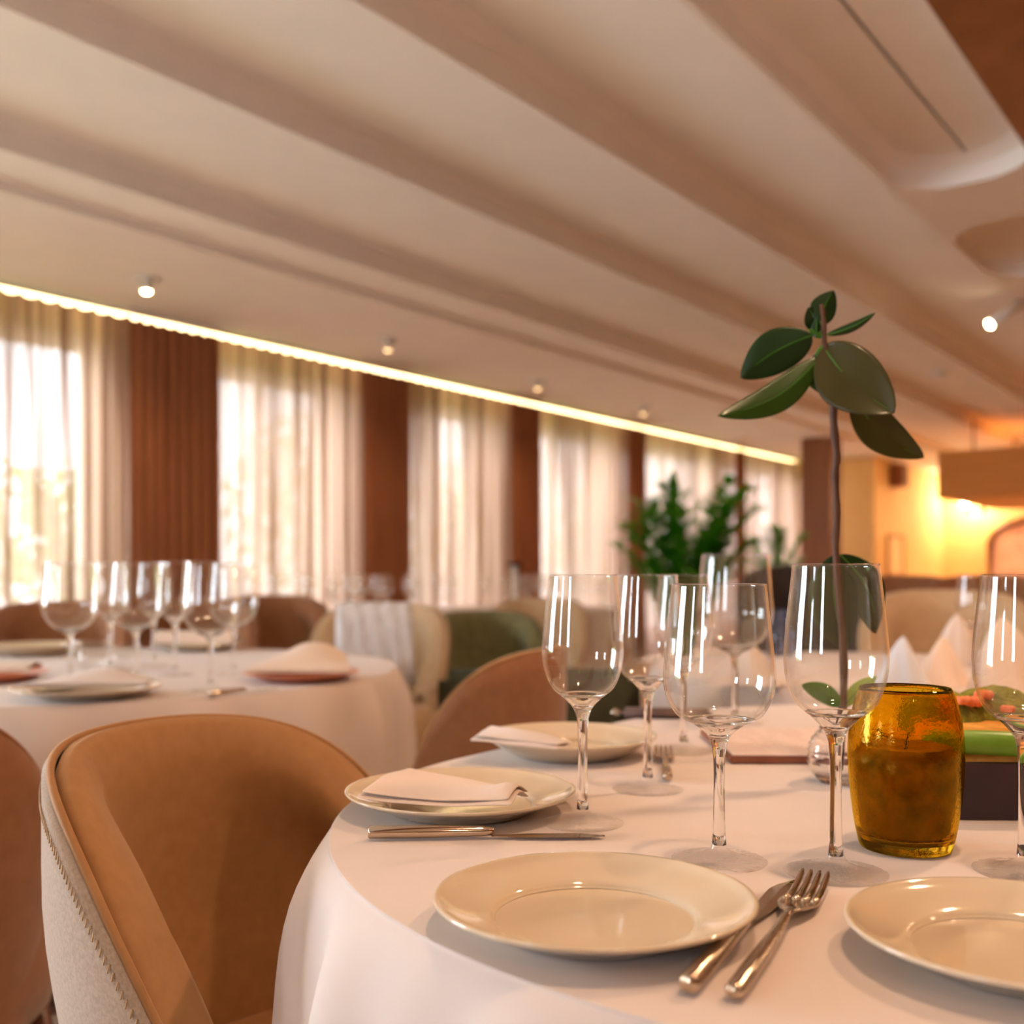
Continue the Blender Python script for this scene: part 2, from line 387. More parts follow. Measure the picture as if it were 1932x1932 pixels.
for i, (a, b) in enumerate(ADDED_WIN):
    fr = bmesh.new(); t = .05
    box(fr, U0-.12, U0-.06, a, b, bz0, bz0+t); box(fr, U0-.12, U0-.06, a, b, bz1-t, bz1)
    for y in (a, (a+b)/2-.025, b-t): box(fr, U0-.12, U0-.06, y, y+t, bz0+t, bz1-t)
    fo = struct('window_%d' % (i+9), fr, M['white_paint'], rot=RZ)  # frame of an added back window, there for its light
    obj('pane', bx(U0-.095, U0-.088, a+t, b-t, bz0+t, bz1-t), M['pane'], fo, smooth=False)
    l = bpy.data.lights.new('sky_portal', 'AREA'); l.shape = 'RECTANGLE'; l.size = b-a; l.size_y = bz1-bz0; l.cycles.is_portal = True
    o = bpy.data.objects.new('sky_portal', l); COL.objects.link(o); o.location = UV(U0-.14, (a+b)/2, (bz0+bz1)/2); o.rotation_euler = UV(1,0).to_track_quat('-Z', 'Y').to_euler()
struct('wall_right', bx(U0, U1, V0-.2, V0, 0, 3.0), M['brown_wood'], rot=RZ)
struct('wall_far', bx(U1, U1+.2, V0, 5.3, 0, 3.0), M['yellow_wall'], rot=RZ)
bm = bmesh.new(); box(bm, 15.45, U1, 5.1, 6.6, 0, CEIL-.01)
struct('wall_jut', bm, M['yellow_wall'], rot=RZ)
# wood-clad pillar
t = thing('wooden_pillar', 'dark brown wood clad pillar where the curtains end', 'pillar', UV(13.14, 5.01), PHI)
obj('shaft', bx(-.19,.19,-.19,.19,.08,CEIL-.002, bev=.006), M['brown_wood'], t, False)
obj('plinth', bx(-.205,.205,-.205,.205,0,.08, bev=.004), M['leg_wood'], t, False)
# lawn outside
struct('garden_lawn', bx(U0-2, 20, VW+.22, VW+14, -.25, -.15), M['grass'], rot=RZ)

# ------------------------------------------------------------------ curtains
def curtain(name, a, b, m, spacing, amp, label, group, z1, seed, thick, VC):
    rnd = random.Random(seed); n = max(2, int((b-a)/spacing)); N = n*14
    ph = [rnd.uniform(-.5,.5) for _ in range(n+3)]
    rows = []
    zs = [.02, .5, 1.0, 1.6, 2.1, 2.45, z1-.03, z1]
    for i in range(N+1):
        s = i/N*n; k = int(s); f = s-k
        p = ph[k]*(1-f)+ph[k+1]*f
        col = []
        for z in zs:
            am = amp*(.55+.45*(z1-z)/z1)*(1+.35*p)
            y = am*math.sin(2*PI*s + p) + .15*am*math.sin(4*PI*s+1)
            x = a+.01 + (b-a-.02)*i/N + .2*am*math.sin(4*PI*s)
            dz = -.018*(.5-.5*math.cos(2*PI*s)) if z >= z1-.04 else 0
            col.append((x, VC+y, z+dz))
        rows.append(col)
    bm = bmesh.new(); grid(bm, rows)
    t = thing(name, label, 'curtain', UV(0,0), PHI, group)
    o = obj('curtain_fabric', bm, m, t)
    if thick: solid(o, .004, 0)
    bm = bmesh.new()
    box(bm, a, b, VC-.007, VC+.007, z1+.012, CEIL-.002)
    obj('curtain_rail', bm, M['white_paint'], t, False)
    return t
sheer_names = ['behind the viewer', 'behind the viewer', 'sheer tan curtain at the left edge of the photo, gathered in open stripes',
 'sheer tan curtain between the two widest brown drapes', 'sheer tan curtain between the second and third brown drapes from the left',
 'sheer tan curtain just right of the third brown drape', 'sheer tan curtain behind the leafy potted palm', 'last sheer tan curtain, beside the wooden pillar']
brown_names = ['', '', 'widest brown pleated drape, nearest of the drapes on the window wall', 'second brown pleated drape from the left',
 'third brown pleated drape from the left, above the far glasses', 'narrow brown drape left of the leafy potted palm', 'narrowest brown drape, right of the potted palm']
ZT = 2.668
for i, (a, b) in enumerate(SHEERS):
    if i < 1: continue
    lab = sheer_names[i] if i > 1 else 'sheer tan curtain outside the left edge of the photo'
    curtain('sheer_curtain', a-.12, b+.18, M['sheer_open'] if i <= 2 else M['sheer'], .115, .035, lab, 'sheer curtains on the window wall', ZT, 10+i, False, VC+.05)
for i, (a, b) in enumerate(BROWNS):
    if i < 1: continue
    lab = brown_names[i] if i > 1 else 'brown pleated drape outside the left edge of the photo'
    curtain('brown_drape', a, b, M['drape'], .085, .03, lab, 'brown drapes on the window wall', ZT-.022, 30+i, True, VC-.03)
t = thing('led_strip', 'glowing warm light strip above the curtains', 'light strip', UV(0,0), PHI)
obj('diffuser', bx(-2.5, 15.3, VC+.12, VC+.21, CEIL-.022, CEIL-.012), M['led'], t, False)
obj('housing', bx(-2.5, 15.3, VC+.115, VC+.215, CEIL-.011, CEIL-.001), M['white_paint'], t, False)

# ------------------------------------------------------------------ ceiling lights
def spotlamp(u, v, label, glow=True, power=0):
    t = thing('ceiling_spotlight', label, 'ceiling light', UV(u, v, CEIL), PHI, 'ceiling spotlights')
    obj('housing', lathe(bmesh.new(), [(0,0),(.07,0),(.07,-.02),(.062,-.024),(.05,-.022),(.045,-.018)], 28), M['white_paint'], t)
    obj('lamp_head', lathe(bmesh.new(), [(.03,-.018),(.034,-.03),(.034,-.075),(.028,-.078)], 24), M['white_paint'], t)
    obj('bulb', lathe(bmesh.new(), [(0,-.068),(.028,-.07),(.02,-.085),(0,-.09)], 20), M['bulb'] if glow else M['spot_glow'], t)
    if power:
        l = bpy.data.lights.new('spotlight_beam', 'SPOT'); l.energy = power; l.color = LIGHTS['warm']; l.spot_size = 2.4; l.spot_blend = .9
        l.shadow_soft_size = .05
        lo = bpy.data.objects.new('spotlight_beam', l); COL.objects.link(lo); lo.parent = t; lo.location = (0,0,-.10)
    return t
spotlamp(3.64, 5.43, 'lit ceiling spotlight above the first sheer curtain, nearest in the photo', True, 18)
spotlamp(5.66, 5.43, 'dim ceiling spotlight above the second sheer curtain', False, 18)
spotlamp(7.64, 5.50, 'dim ceiling spotlight above the third brown drape', False, 18)
spotlamp(9.5, 5.50, 'small dim ceiling spotlight farthest along the curtains', False, 18)
DN = LIGHTS['down']
def downlight(u, v, label, k=1.0):
    z = CEIL-.001
    t = thing('recessed_downlight', label, 'ceiling light', UV(u, v, z), PHI, 'warm downlights')
    obj('trim_ring', lathe(bmesh.new(), [(.05,0),(.085,0),(.085,-.008),(.05,-.008),(.05,0)], 28), M['white_paint'], t)
    obj('lens', lathe(bmesh.new(), [(0,-.004),(.05,-.004)], 28), M['spot_glow'], t)
    l = bpy.data.lights.new('downlight_beam', 'AREA'); l.shape = 'DISK'; l.size = .12; l.energy = DN*k; l.color = LIGHTS['warm']
    lo = bpy.data.objects.new('downlight_beam', l); COL.objects.link(lo); lo.parent = t; lo.location = (0,0,-.015)
for u, v, k in ((.7,.08,.8),(2.4,-.1,1.7),(-1.2,-1.5,.6),(2.6,-2.2,.5),(5.2,-1.2,1.0),(8,-1.2,1.3),(11,-1.2,1.5),(14,-.6,2.0),(16.5,-1.6,3.0),(17.2,2.2,4.5),(14.6,2.4,3.5)):
    downlight(u, v, 'round recessed downlight in the ceiling right of the photo', k)
t = thing('smoke_detector', 'small round smoke detector on the ceiling right of the plant', 'smoke detector', UV(9.56, 2.6, 2.735), PHI)
obj('detector_body', lathe(bmesh.new(), [(0,0),(.06,0),(.055,-.03),(.035,-.045),(0,-.047)], 24), M['white_paint'], t)
t = thing('track_spotlight', 'white tubular ceiling spotlight at the right edge of the photo', 'ceiling light', UV(7.2, 1.50, CEIL), PHI)
bm = bmesh.new(); tube(bm, [UV(0,0,0)*0, Vector((0,0,-.06))], .008, 8); obj('arm', bm, M['white_paint'], t)
hd = Vector((-.10, .12, -.16)); bm = bmesh.new(); tube(bm, [Vector((.03,-.04,-.03)), hd], [.03,.034], 18); obj('lamp_head', bm, M['white_paint'], t)
bm = bmesh.new(); tube(bm, [hd, hd*1.06], [.03,.02], 16); obj('bulb', bm, M['bulb'], t)

# ------------------------------------------------------------------ far right corner of the room
t = thing('wooden_canopy', 'orange wood clad canopy hanging below the ceiling at the far right', 'canopy', UV(13.6, 3.05), PHI)
obj('canopy_box', bx(-1.3,1.3,-4.2,.30,1.83,2.36, bev=.01), M['orange_wood'], t, False)
bm = bmesh.new()
for k in range(5): box(bm, -1.33,-1.3,-4.2,.30,1.84+k*.103,1.84+k*.103+.088)
obj('cladding', bm, M['orange_wood'], t, False)
bm = bmesh.new()
for x in (-1,1):
    for y in (-3.8, 0): tube(bm, [(x,y,2.36),(x,y,CEIL)], .012, 8)
obj('hanger', bm, M['leg_wood'], t)
for i, (px, nm) in enumerate(((1821,'left of the two glowing wall lamps under the wooden canopy'),(1850,'right of the two glowing wall lamps under the wooden canopy'))):
    r = (px-966)/F; Y = (U1-.16)/(S*r+C); p = Vector((r*Y, Y, CAMZ-(948-HOR)/F*Y))
    t = thing('wall_lamp', nm, 'wall lamp', p, PHI, 'lamps under the canopy')
    bm = bmesh.new(); bmesh.ops.create_uvsphere(bm, u_segments=16, v_segments=10, radius=.075); obj('globe', bm, M['bulb'], t)
    bm = bmesh.new(); tube(bm, [(.0,0,-.07),(.06,0,-.12),(.158,0,-.12)], .012, 8); tube(bm, [(.145,0,-.12),(.158,0,-.12)], .05, 16); obj('bracket', bm, M['leg_wood'], t)
    l = bpy.data.lights.new('lamp_glow', 'POINT'); l.energy = 26; l.color = LIGHTS['warm']; l.shadow_soft_size = .08
    lo = bpy.data.objects.new('lamp_glow', l); COL.objects.link(lo); lo.parent = t; lo.location = (-.1,0,0)
# arched mirror on the far wall
def on_far(px, py):
    r = (px-966)/F; Y = (U1-.03)/(S*r+C); return Vector((r*Y, Y, CAMZ-(py-HOR)/F*Y))
M['mirror'] = noisy(mat('painted_pink_reflection', rough=.25), (.55,.30,.22), (.85,.60,.50), 3)  # the mirror's reflection is painted on as mottled pink
p = on_far(1945, 1120)
t = thing('arched_mirror', 'dark framed arched mirror on the far wall at the right edge', 'mirror', (p.x,p.y,0), PHI)
pts = [(-.62,.9)] + [(-.62*math.cos(a*PI/16), 1.5+.62*math.sin(a*PI/16)*.62) for a in range(17)] + [(.62,.9)]
bm = bmesh.new(); vs = [bm.verts.new((0,y,z)) for y,z in pts]; bm.faces.new(vs); f = bmesh.ops.extrude_face_region(bm, geom=bm.faces[:]); bmesh.ops.translate(bm, vec=(.02,0,0), verts=[v for v in f['geom'] if isinstance(v, bmesh.types.BMVert)])
obj('mirror_glass', bm, M['mirror'], t, False)
bm = bmesh.new(); tube(bm, [(0,y,z) for y,z in pts+pts[:1]], .06, 10); obj('frame', bm, M['leg_wood'], t)
def on_jut(px, py, off=.02):
    r = (px-966)/F; Y = (5.1-off)/(S-C*r); return Vector((r*Y, Y, CAMZ-(py-HOR)/F*Y))
p = on_jut(1690, 1048)
t = thing('picture_frame', 'thin brown picture frame with a pale picture on the yellow wall', 'picture', p, PHI)
hw, hh = .34, .27
obj('picture', bx(-hw,hw,-.004,.01,-hh,hh), mat('pale_picture', (.88,.66,.36), .6), t, False)
bm = bmesh.new()
for a in ((-hw-.04,-hw,-hh-.04,hh+.04),(hw,hw+.04,-hh-.04,hh+.04),(-hw,hw,-hh-.04,-hh),(-hw,hw,hh,hh+.04)): box(bm, a[0],a[1],-.02,.015,a[2],a[3])
obj('frame', bm, mat('brown_frame', (.42,.22,.07), .5), t, False)
p = on_jut(1697, 898, .12)
t = thing('wall_speaker', 'small brown speaker box high on the yellow wall', 'speaker', p, PHI)
obj('cabinet', bx(-.15,.15,-.1,.09,-.17,.17, bev=.01), M['brown_wood'], t, False)
obj('bracket', bx(-.03,.03,.09,.12,-.03,.03), M['leg_wood'], t, False)
bm = bmesh.new()
for k,(z,r) in enumerate(((-.06,.07),(.08,.04))):
    tube(bm, [(0,-.101,z),(0,-.108,z)], r, 20)
obj('speaker_cone', bm, M['black_fabric'], t, False)

# ------------------------------------------------------------------ garden trees
def leaf_cloud(bm, c, r, n, s, rnd):
    for _ in range(n):
        d = Vector((rnd.gauss(0,1), rnd.gauss(0,1), rnd.gauss(0,1))).normalized()*(rnd.random()**.4)
        p = Vector(c) + Vector((d.x*r[0], d.y*r[1], d.z*r[2]))
        a = Vector((rnd.gauss(0,1), rnd.gauss(0,1), rnd.gauss(0,.6))).normalized(); b = a.orthogonal().normalized()
        k = s*rnd.uniform(.6,1.3)
        bm.faces.new([bm.verts.new(q) for q in (p-a*k, p-b*k*.45, p+a*k, p+b*k*.45)])
for i, (u, v, h) in enumerate(((1.0,9.6,2.6),(3.2,9.0,2.8),(5.6,9.9,2.4),(8.3,9.2,3.0),(11.4,9.6,2.8),(14.6,9.2,2.6))):
    rnd = random.Random(90+i)
    t = thing('garden_tree', ['green tree outside, left of the photo','green tree outside behind the striped sheer curtain at the left edge','green tree outside behind the second sheer curtain','green tree outside behind the third sheer curtain','green tree outside behind the potted palm','green tree outside behind the last sheer curtain'][i], 'tree', UV(u, v, -.16), 0, 'trees in the garden')
    bm = bmesh.new(); tube(bm, spline([(0,0,0),(.06,0,h*.4),(-.03,.05,h*.8)],4), [.09]*4+[.07]*5, 8); obj('trunk', bm, M['bark'], t)
    bm = bmesh.new(); leaf_cloud(bm, (0,0,h*.62), (1.0,1.0,h*.38), 650, .11, rnd); obj('crown', bm, M['garden'], t, False)

# ------------------------------------------------------------------ tables
def stadium(c1, c2, R, n=240):
    c1, c2 = Vector(c1), Vector(c2); d = c2-c1; L = d.length
    ang = math.atan2(d.y, d.x) if L > 1e-6 else 0
    tot = 2*PI*R + 2*L; out = []
    for i in range(n):
        s = tot*i/n
        if s < PI*R: a = ang+PI/2+s/R; c = c1; p = c+Vector((math.cos(a), math.sin(a)))*R; nn = Vector((math.cos(a), math.sin(a)))
        elif s < PI*R+L: nn = Vector((math.cos(ang-PI/2), math.sin(ang-PI/2))); p = c1+nn*R+d.normalized()*(s-PI*R)
        elif s < 2*PI*R+L: a = ang-PI/2+(s-PI*R-L)/R; nn = Vector((math.cos(a), math.sin(a))); p = c2+nn*R
        else: nn = Vector((math.cos(ang+PI/2), math.sin(ang+PI/2))); p = c2+nn*R-d.normalized()*(s-2*PI*R-L)
        out.append((p, nn, s))
    return out, tot
def cloth(c1, c2, R, drop, nf, seed, amp=.035, n=300):
    B, tot = stadium(c1, c2, R, n); cen = (Vector(c1)+Vector(c2))/2; rnd = random.Random(seed)
    ph = [rnd.uniform(0, 2*PI) for _ in range(6)]
    rows = []
    zr = [0, .004, .012, .03, .06, .1, .15, .2, .27, .34, .42, .5]
    zr = [z for z in zr if z < drop-.01]+[drop]
    for p, nn, s in B:
        a = 2*PI*s/tot
        fold = (.5+.5*math.cos(nf*a + 1.3*math.sin(2*a+ph[0]) + ph[1]))**2.4
        fold2 = .5+.5*math.cos((nf*1.7//1)*a+ph[2]+math.sin(3*a+ph[3]))
        row = []
        for k in (0.0, .3, .55, .75, .88, .95, .985): row.append((*(cen+(p-cen)*k), TZ+.0005*math.sin(7*a)*0))
        for j, z in enumerate(zr):
            g = min(1, z/.075)**1.1*(.6+.4*z/drop)
            off = .016*(1-math.exp(-z/.016)) - .016 + g*(amp*fold + amp*.35*fold2) + .02*z
            q = p + nn*off
            zz = z + .012*fold*(1 if j == len(zr)-1 else 0)
            row.append((q.x, q.y, TZ - zz - (.0 if j else 0)))
        # soft shoulder
        row[6] = (row[6][0], row[6][1], TZ-.0004)
        rows.append(row)
    bm = bmesh.new(); Vv = grid(bm, rows, True)
    bmesh.ops.remove_doubles(bm, verts=bm.verts, dist=1e-5)
    return bm
def table(c1, c2, R, drop, nf, seed, tlabel, clabel, amp=.035):
    cen = (Vector(c1)+Vector(c2))/2
    t = thing('dining_table', tlabel, 'table', (cen.x, cen.y, 0), 0, 'clothed dining tables')
    B, _ = stadium(c1, c2, R-.03, 96)
    bm = bmesh.new(); vs = [bm.verts.new((p.x-cen.x, p.y-cen.y, TZ-.035)) for p, a, b in B]; f = bm.faces.new(vs)
    g = bmesh.ops.extrude_face_region(bm, geom=[f]); bmesh.ops.translate(bm, vec=(0,0,.031), verts=[v for v in g['geom'] if isinstance(v, bmesh.types.BMVert)])
    obj('tabletop', bm, M['leg_wood'], t, False)
    obj('pedestal', lathe(bmesh.new(), [(0,.03),(.06,.03),(.045,.08),(.04,.6),(.08,.7),(.16,TZ-.036),(0,TZ-.036)], 28), M['leg_wood'], t)
    obj('foot_plate', lathe(bmesh.new(), [(0,0),(.22,0),(.22,.015),(.06,.03),(0,.03)], 32), M['leg_wood'], t)
    o = obj('tablecloth', cloth(c1, c2, R, drop, nf, seed, amp), M['cloth'])
    tag(o, clabel, 'tablecloth', 'white tablecloths')
    s = o.modifiers.new('sub', 'SUBSURF'); s.levels = 1; s.render_levels = 1
    return t, o
TA = (.40, 1.005); TB = (.632, 1.33)
table(TA, TB, .58, .27, 24, 3, 'oval dining table in the foreground under a white cloth', 'white tablecloth draped over the nearest table, with two empty plates on it', .032)
table((-1.04,2.58), (-1.04,2.58), .77, .38, 19, 5, 'round dining table at the left under a white cloth', 'white tablecloth on the round table at the left, with tall wine glasses', .04)
table((.90,2.62), (.90,2.62), .56, .35, 12, 8, 'round dining table behind the nearest table', 'white tablecloth on the table just behind the amber glass')
table((-.95,5.72), (-.95,5.72), .70, .40, 12, 9, 'far dining table by the curtains behind the pale throw', 'white tablecloth on the far table left of centre, full of glasses')
table((.10,7.3), (.10,7.3), .70, .40, 12, 12, 'farthest dining table by the curtains', 'white tablecloth on the farthest table below the third brown drape')

# ------------------------------------------------------------------ chairs
def make_chair(name, label, inner, outer, loc, ang, scale=1.0, H=.82, stitches=True, seat=True):
    t = thing(name, label, 'chair', loc, ang, 'upholstered tub chairs', 1); t.scale = scale if hasattr(scale,'__len__') else (scale,)*3
    T0 = math.radians(103); N = 56; R0 = .255
    def ztop(th): k = abs(th)/T0; return H - .045*k**2 - .25*k**4.2
    def rout(z, th):
        k = max(0, min(1, (z-.33)/.38)); k = k*k*(3-2*k)
        return R0*(.80+.20*k)*(1+.02*math.cos(2*th))
    ths = [-T0+2*T0*i/N for i in range(N+1)]
    def P(th, r, z): return (-r*math.cos(th), r*math.sin(th)*1.03, z)
    rows = []
    for th in ths:
        h = ztop(th); row = [P(th, rout(.33,th)-.10, .325), P(th, rout(.33,th)-.02, .325)]
        for k in range(13): z = .33+(h-.33)*k/12; row.append(P(th, rout(z,th), z))
        row.append(P(th, rout(h,th)-.012, h+.003)); rows.append(row)
    bm = bmesh.new(); grid(bm, rows); o = obj('outer_shell', bm, outer, t)
    rows = []
    for th in ths:
        h = ztop(th); kk = abs(th)/T0; row = [P(th, rout(h,th)-.012, h-.004), P(th, rout(h,th)-.016, h+.006), P(th, rout(h,th)-.026, h+.008), P(th, rout(h,th)-.037, h)]
        for k in range(1, 17):
            z = h-.012 - (h-.012-.40)*k/16; d = h-z
            arm = max(0, (kk-.28)/.72)
            th_ = .046 + .006*math.sin(min(1,d/.2)*PI) + .046*arm**.8*math.exp(-((d-.055)/.05)**2)
            row.append(P(th, rout(z,th)-th_, z))
        rows.append(row)
    bm = bmesh.new(); V = grid(bm, rows)
    # close both front ends of the padding against the shell
    obj('backrest_padding', bm, inner, t)
    bm = bmesh.new()
    for th in (ths[0], ths[-1]):
        h = ztop(th)
        a = [P(th, rout(z,th)-.002, z) for z in [.33+(h-.33)*k/10 for k in range(11)]]
        b = [P(th, rout(z,th)-.05, z) for z in [.33+(h-.33)*k/10 for k in range(11)]]
        mid = [Vector(x)*.5+Vector(y)*.5+Vector((.012,0,0)) for x, y in zip(a, b)]
        grid(bm, [a, mid, b])
    obj('arm_front', bm, inner, t)
    pts = [P(th, rout(ztop(th),th)-.008, ztop(th)+.005) for th in ths]
    bm = bmesh.new(); tube(bm, pts, .0042, 8); obj('piping', bm, inner, t)
    if stitches:
        bm = bmesh.new()
        for i in range(190):
            th = -T0*.97+2*T0*.97*i/189; h = ztop(th); z = h-.018; r = rout(z,th)+.0012
            q = Vector(P(th, r, z)); tg = Vector((math.sin(th), math.cos(th), 0)); 
            tube(bm, [q-tg*.001+Vector((0,0,.0038)), q+tg*.001-Vector((0,0,.0038))], .0008, 5)
        so = obj('seam_stitching', bm, M['stitch'], t); so['kind'] = 'stuff'
    # seat
    prof_pts = []
    bm = bmesh.new(); ring = []
    for zz, sc_ in ((.325,.72),(.33,.80),(.38,.83),(.44,.84),(.468,.82),(.478,.72),(.482,.4)):
        ring.append([(R0*sc_*1.02*math.copysign(abs(math.cos(a))**.8, math.cos(a))+.035, R0*sc_*math.copysign(abs(math.sin(a))**.8, math.sin(a)), zz) for a in [2*PI*k/40 for k in range(40)]])
    rr = [[ring[j][i] for j in range(len(ring))] for i in range(40)]
    V = grid(bm, rr, True); bm.faces.new([V[i][-1] for i in range(40)]); bm.faces.new([V[i][0] for i in range(39,-1,-1)])
    obj('seat_cushion', bm, inner, t)
    for sx in (-1,1):
        for sy in (-1,1):
            bm = bmesh.new(); tube(bm, [(sx*.15,sy*.15,.335),(sx*.205,sy*.205,0)], [.021,.012], 14); obj('leg', bm, M['leg_wood'], t)
    return t
ang1 = math.atan2(-.38, .925)
ch1 = make_chair('dining_chair', 'tan velvet tub chair with stitched grey outside, nearest, pushed up to the foreground table', M['velvet'], M['linen'], (-.215, 1.09, 0), ang1, (.93,.97,.985))
ch2 = make_chair('dining_chair', 'brown tub chair seen from behind at the left edge of the photo', M['brown_velvet'], M['brown_velvet'], (-.90, 1.50, 0), PI/2, 1.0, .82, False)
ch3 = make_chair('dining_chair', 'orange brown chair seen from behind between the left table and the foreground plates', M['velvet'], M['brown_velvet'], (-.10, 2.20, 0), math.radians(160), (.82,.82,.98), .845, False)
def ch(x, D, ang, label, src, s=1.0): return dup(src, (((x-966)/F)*D, D, 0), ang, label, None, s)
ch(520, 4.72, math.radians(-70), 'brown chair back to the right of the glasses on the left table', ch2, 1.07)
ch5 = make_chair('dining_chair', 'tan chair with a pale throw over its back, behind the left table', M['beige_velvet'], M['beige_velvet'], at(712,1085,3.95)*Vector((1,1,0)) if False else (((712-966)/F)*3.95, 3.95, 0), math.radians(-95), 1.05, .82, False)
ch(350, 4.1, math.radians(-85), 'brown chair behind the glasses in the middle of the left table', ch2, 1.07)
ch(90, 3.6, math.radians(-80), 'brown chair behind the leftmost glasses on the left table', ch2, 1.07)
ch6 = make_chair('dining_chair', 'olive green tub chair behind the orange brown chair', M['green_velvet'], M['green_velvet'], (((922-966)/F)*4.3, 4.3, 0), math.radians(-80), 1.0, .82, False)
ch(1010, 5.3, math.radians(-100), 'tan chair right of the olive green chair', ch5, 1.04)
ch7 = make_chair('dining_chair', 'black chair behind the tall balloon glass, left of the plant stem', M['black_fabric'], M['black_fabric'], (((1525-966)/F)*4.3, 4.3, 0), math.radians(-100), 1.12, .90, False)
ch(1790, 3.5, math.radians(-110), 'beige chair behind the table at the right', ch5, 1.12)
ch(1872, 4.5, math.radians(-110), 'brown chair behind the rightmost wine glass', ch2, 1.18)
ch(1690, 5.4, math.radians(-120), 'brown chair below the picture frame', ch2, 1.18)
# green bench under the dark gap, left of the second glass
M['dark_green'] = noisy(mat('dark_green_velvet', rough=.8), (.022,.022,.006), (.035,.035,.01), 30)
t = thing('banquette', 'dark green bench seen between the orange brown chair and the foreground table', 'bench', (.09, 2.86, 0), math.radians(180))
obj('seat_cushion', bx(-.24,.28,-.30,.05,.28,.46, bev=.03), M['green_velvet'], t)
obj('plinth', bx(-.22,.26,-.28,.14,0,.28), M['leg_wood'], t, False)
obj('backrest', bx(-.24,.28,.055,.17,.281,.735, bev=.03), M['dark_green'], t)

# throw over the chair
rows = []
cx, cy = ((705-966)/F)*3.72, 3.72
for i in range(15):
    x = -.13 + .26*i/14; row = []
    for k, (dy, z) in enumerate([(-.02,.60),(-.022,.68),(-.02,.76),(-.012,.83),(.01,.868),(.04,.872),(.065,.84),(.07,.76),(.07,.66)]):
        row.append((x + (k-4)*-.006*(1 if x>0 else .4), dy + .006*math.sin(i*2.1+k) + .28*x*x*0, z-.002*math.sin(i*1.7)))
    rows.append(row)
bm = bmesh.new(); grid(bm, rows); o = obj('throw_blanket', bm, M['fur'], None, loc=(cx, cy, -.0)); solid(o, .012, 1)
tag(o, 'pale grey throw hanging over the tan chair behind the left table', 'throw')

# ------------------------------------------------------------------ wine glasses
def glass_profiles(H, rf, rs, zb, zmax, rmax, rrim, wall=.0011):
    foot = [(0,.0002),(rf*.5,.0004),(rf-.001,.0002),(rf,.0010),(rf-.0008,.0018)]
    f2 = spline([(rf-.0008,.0018),(rf*.55,.0042),(rf*.25,.0085),(rs*1.35,.014),(rs*1.02,.024)], 5)
    foot += [tuple(p) for p in f2[1:]]
    s2 = spline([(rs*1.02,.024),(rs*.92,zb*.55),(rs*.95,zb*.8),(rs*1.15,zb*.93)], 5)
    o = spline([(rs*1.15,zb*.93),(rs*1.9,zb+.002),(rmax*.45,zb+.011),(rmax*.80,zb+(zmax-zb)*.48),(rmax,zmax),(rmax*.965,zmax+(H-zmax)*.4),(rrim*1.03,H-.012),(rrim,H-.001)], 7)
    out = [tuple(p) for p in o]
    inn = []
    for i, (r, z) in enumerate(out):
        a = out[max(0,i-1)]; b = out[min(len(out)-1,i+1)]
        dx, dz = b[0]-a[0], b[1]-a[1]; L = math.hypot(dx, dz)
        k = wall + .0026*max(0, 1-(z-zb)/.03)
        q = (r - dz/L*k, z + dx/L*k)
        if q[0] > .001 and z > zb: inn.append(q)
    inn = [q for q in inn if q[1] > zb+.004]
    zmin = inn[0][1]; zc = zb+.016
    stem = [(0,.013),(rs*1.2,.0135)] + [tuple(p) for p in s2] + [p for p in out[1:] if p[1] < zc] + [p for p in inn if p[1] < zc][::-1] + [(inn[0][0]*.5, zmin-.0012), (0, zmin-.0015)]
    bowl = [p for p in out if p[1] >= zc-.0025] + [(rrim-.0005, H)] + [p for p in inn if p[1] >= zc-.0025][::-1]
    return foot, stem, bowl
def make_glass(kind, label, loc, group, H, rf, rs, zb, zmax, rmax, rrim, m=None, scale=1, seg=64):
    f, s, b = glass_profiles(H, rf, rs, zb, zmax, rmax, rrim); m = m or M['glass']
    t = thing('wine_glass', label, 'wine glass', loc, 0, group, scale)
    obj('foot', lathe(bmesh.new(), f, seg), M['glass_foot'], t); obj('stem', lathe(bmesh.new(), s, seg), M['glass_stem'], t); obj('bowl', lathe(bmesh.new(), b, seg), m, t)
    return t
G1 = 'wine glasses on the foreground table'
Z = TZ+.0006
A = make_glass('A', 'slim wine glass behind the left plate, leftmost of the nearest table', (.065,.975,Z), G1, .229,.038,.0046,.104,.152,.0374,.0315)
dup(A, (.1444,1.128,Z), 0, 'slim wine glass just right of and behind the leftmost one')
dup(A, (.222,1.37,Z), 0, 'wine glass whose stem shows between the second glass and the wide front glass')
dup(A, (.248,.812,Z), 0, 'wine glass in front of the plant and left of the amber jar', None, 1.035)
dup(A, (.394,.815,Z), 0, 'wine glass cut by the right edge of the photo')
make_glass('C', 'wide bowled wine glass in the middle behind the front plate', (.1655,.847,Z), G1, .2215,.0385,.0048,.098,.140,.0440,.0375)
B = make_glass('B', 'tall balloon wine glass standing highest behind the wide bowled one', (.343,1.63,Z), G1, .2605,.043,.005,.105,.165,.0575,.050)
G2 = 'wine glasses on the left table'
left_glasses = [(132,1290,1,'leftmost balloon glass on the left table'),(208,1266,0,'slim glass behind the two left balloon glasses on the left table'),
 (256,1283,1,'second balloon glass from the left on the left table'),(330,1274,0,'slim glass between the balloon glasses on the left table'),
 (397,1303,1,'front balloon glass at the right of the left table group'),(440,1272,1,'rear balloon glass at the right end of the left table group'),(290,1255,0,'slim glass at the back of the left table group')]
for px, py, k, lab in left_glasses:
    p = on(px, py, Z)
    dup(B if k else A, p, 0, lab, G2, .98 if k else 1.13)
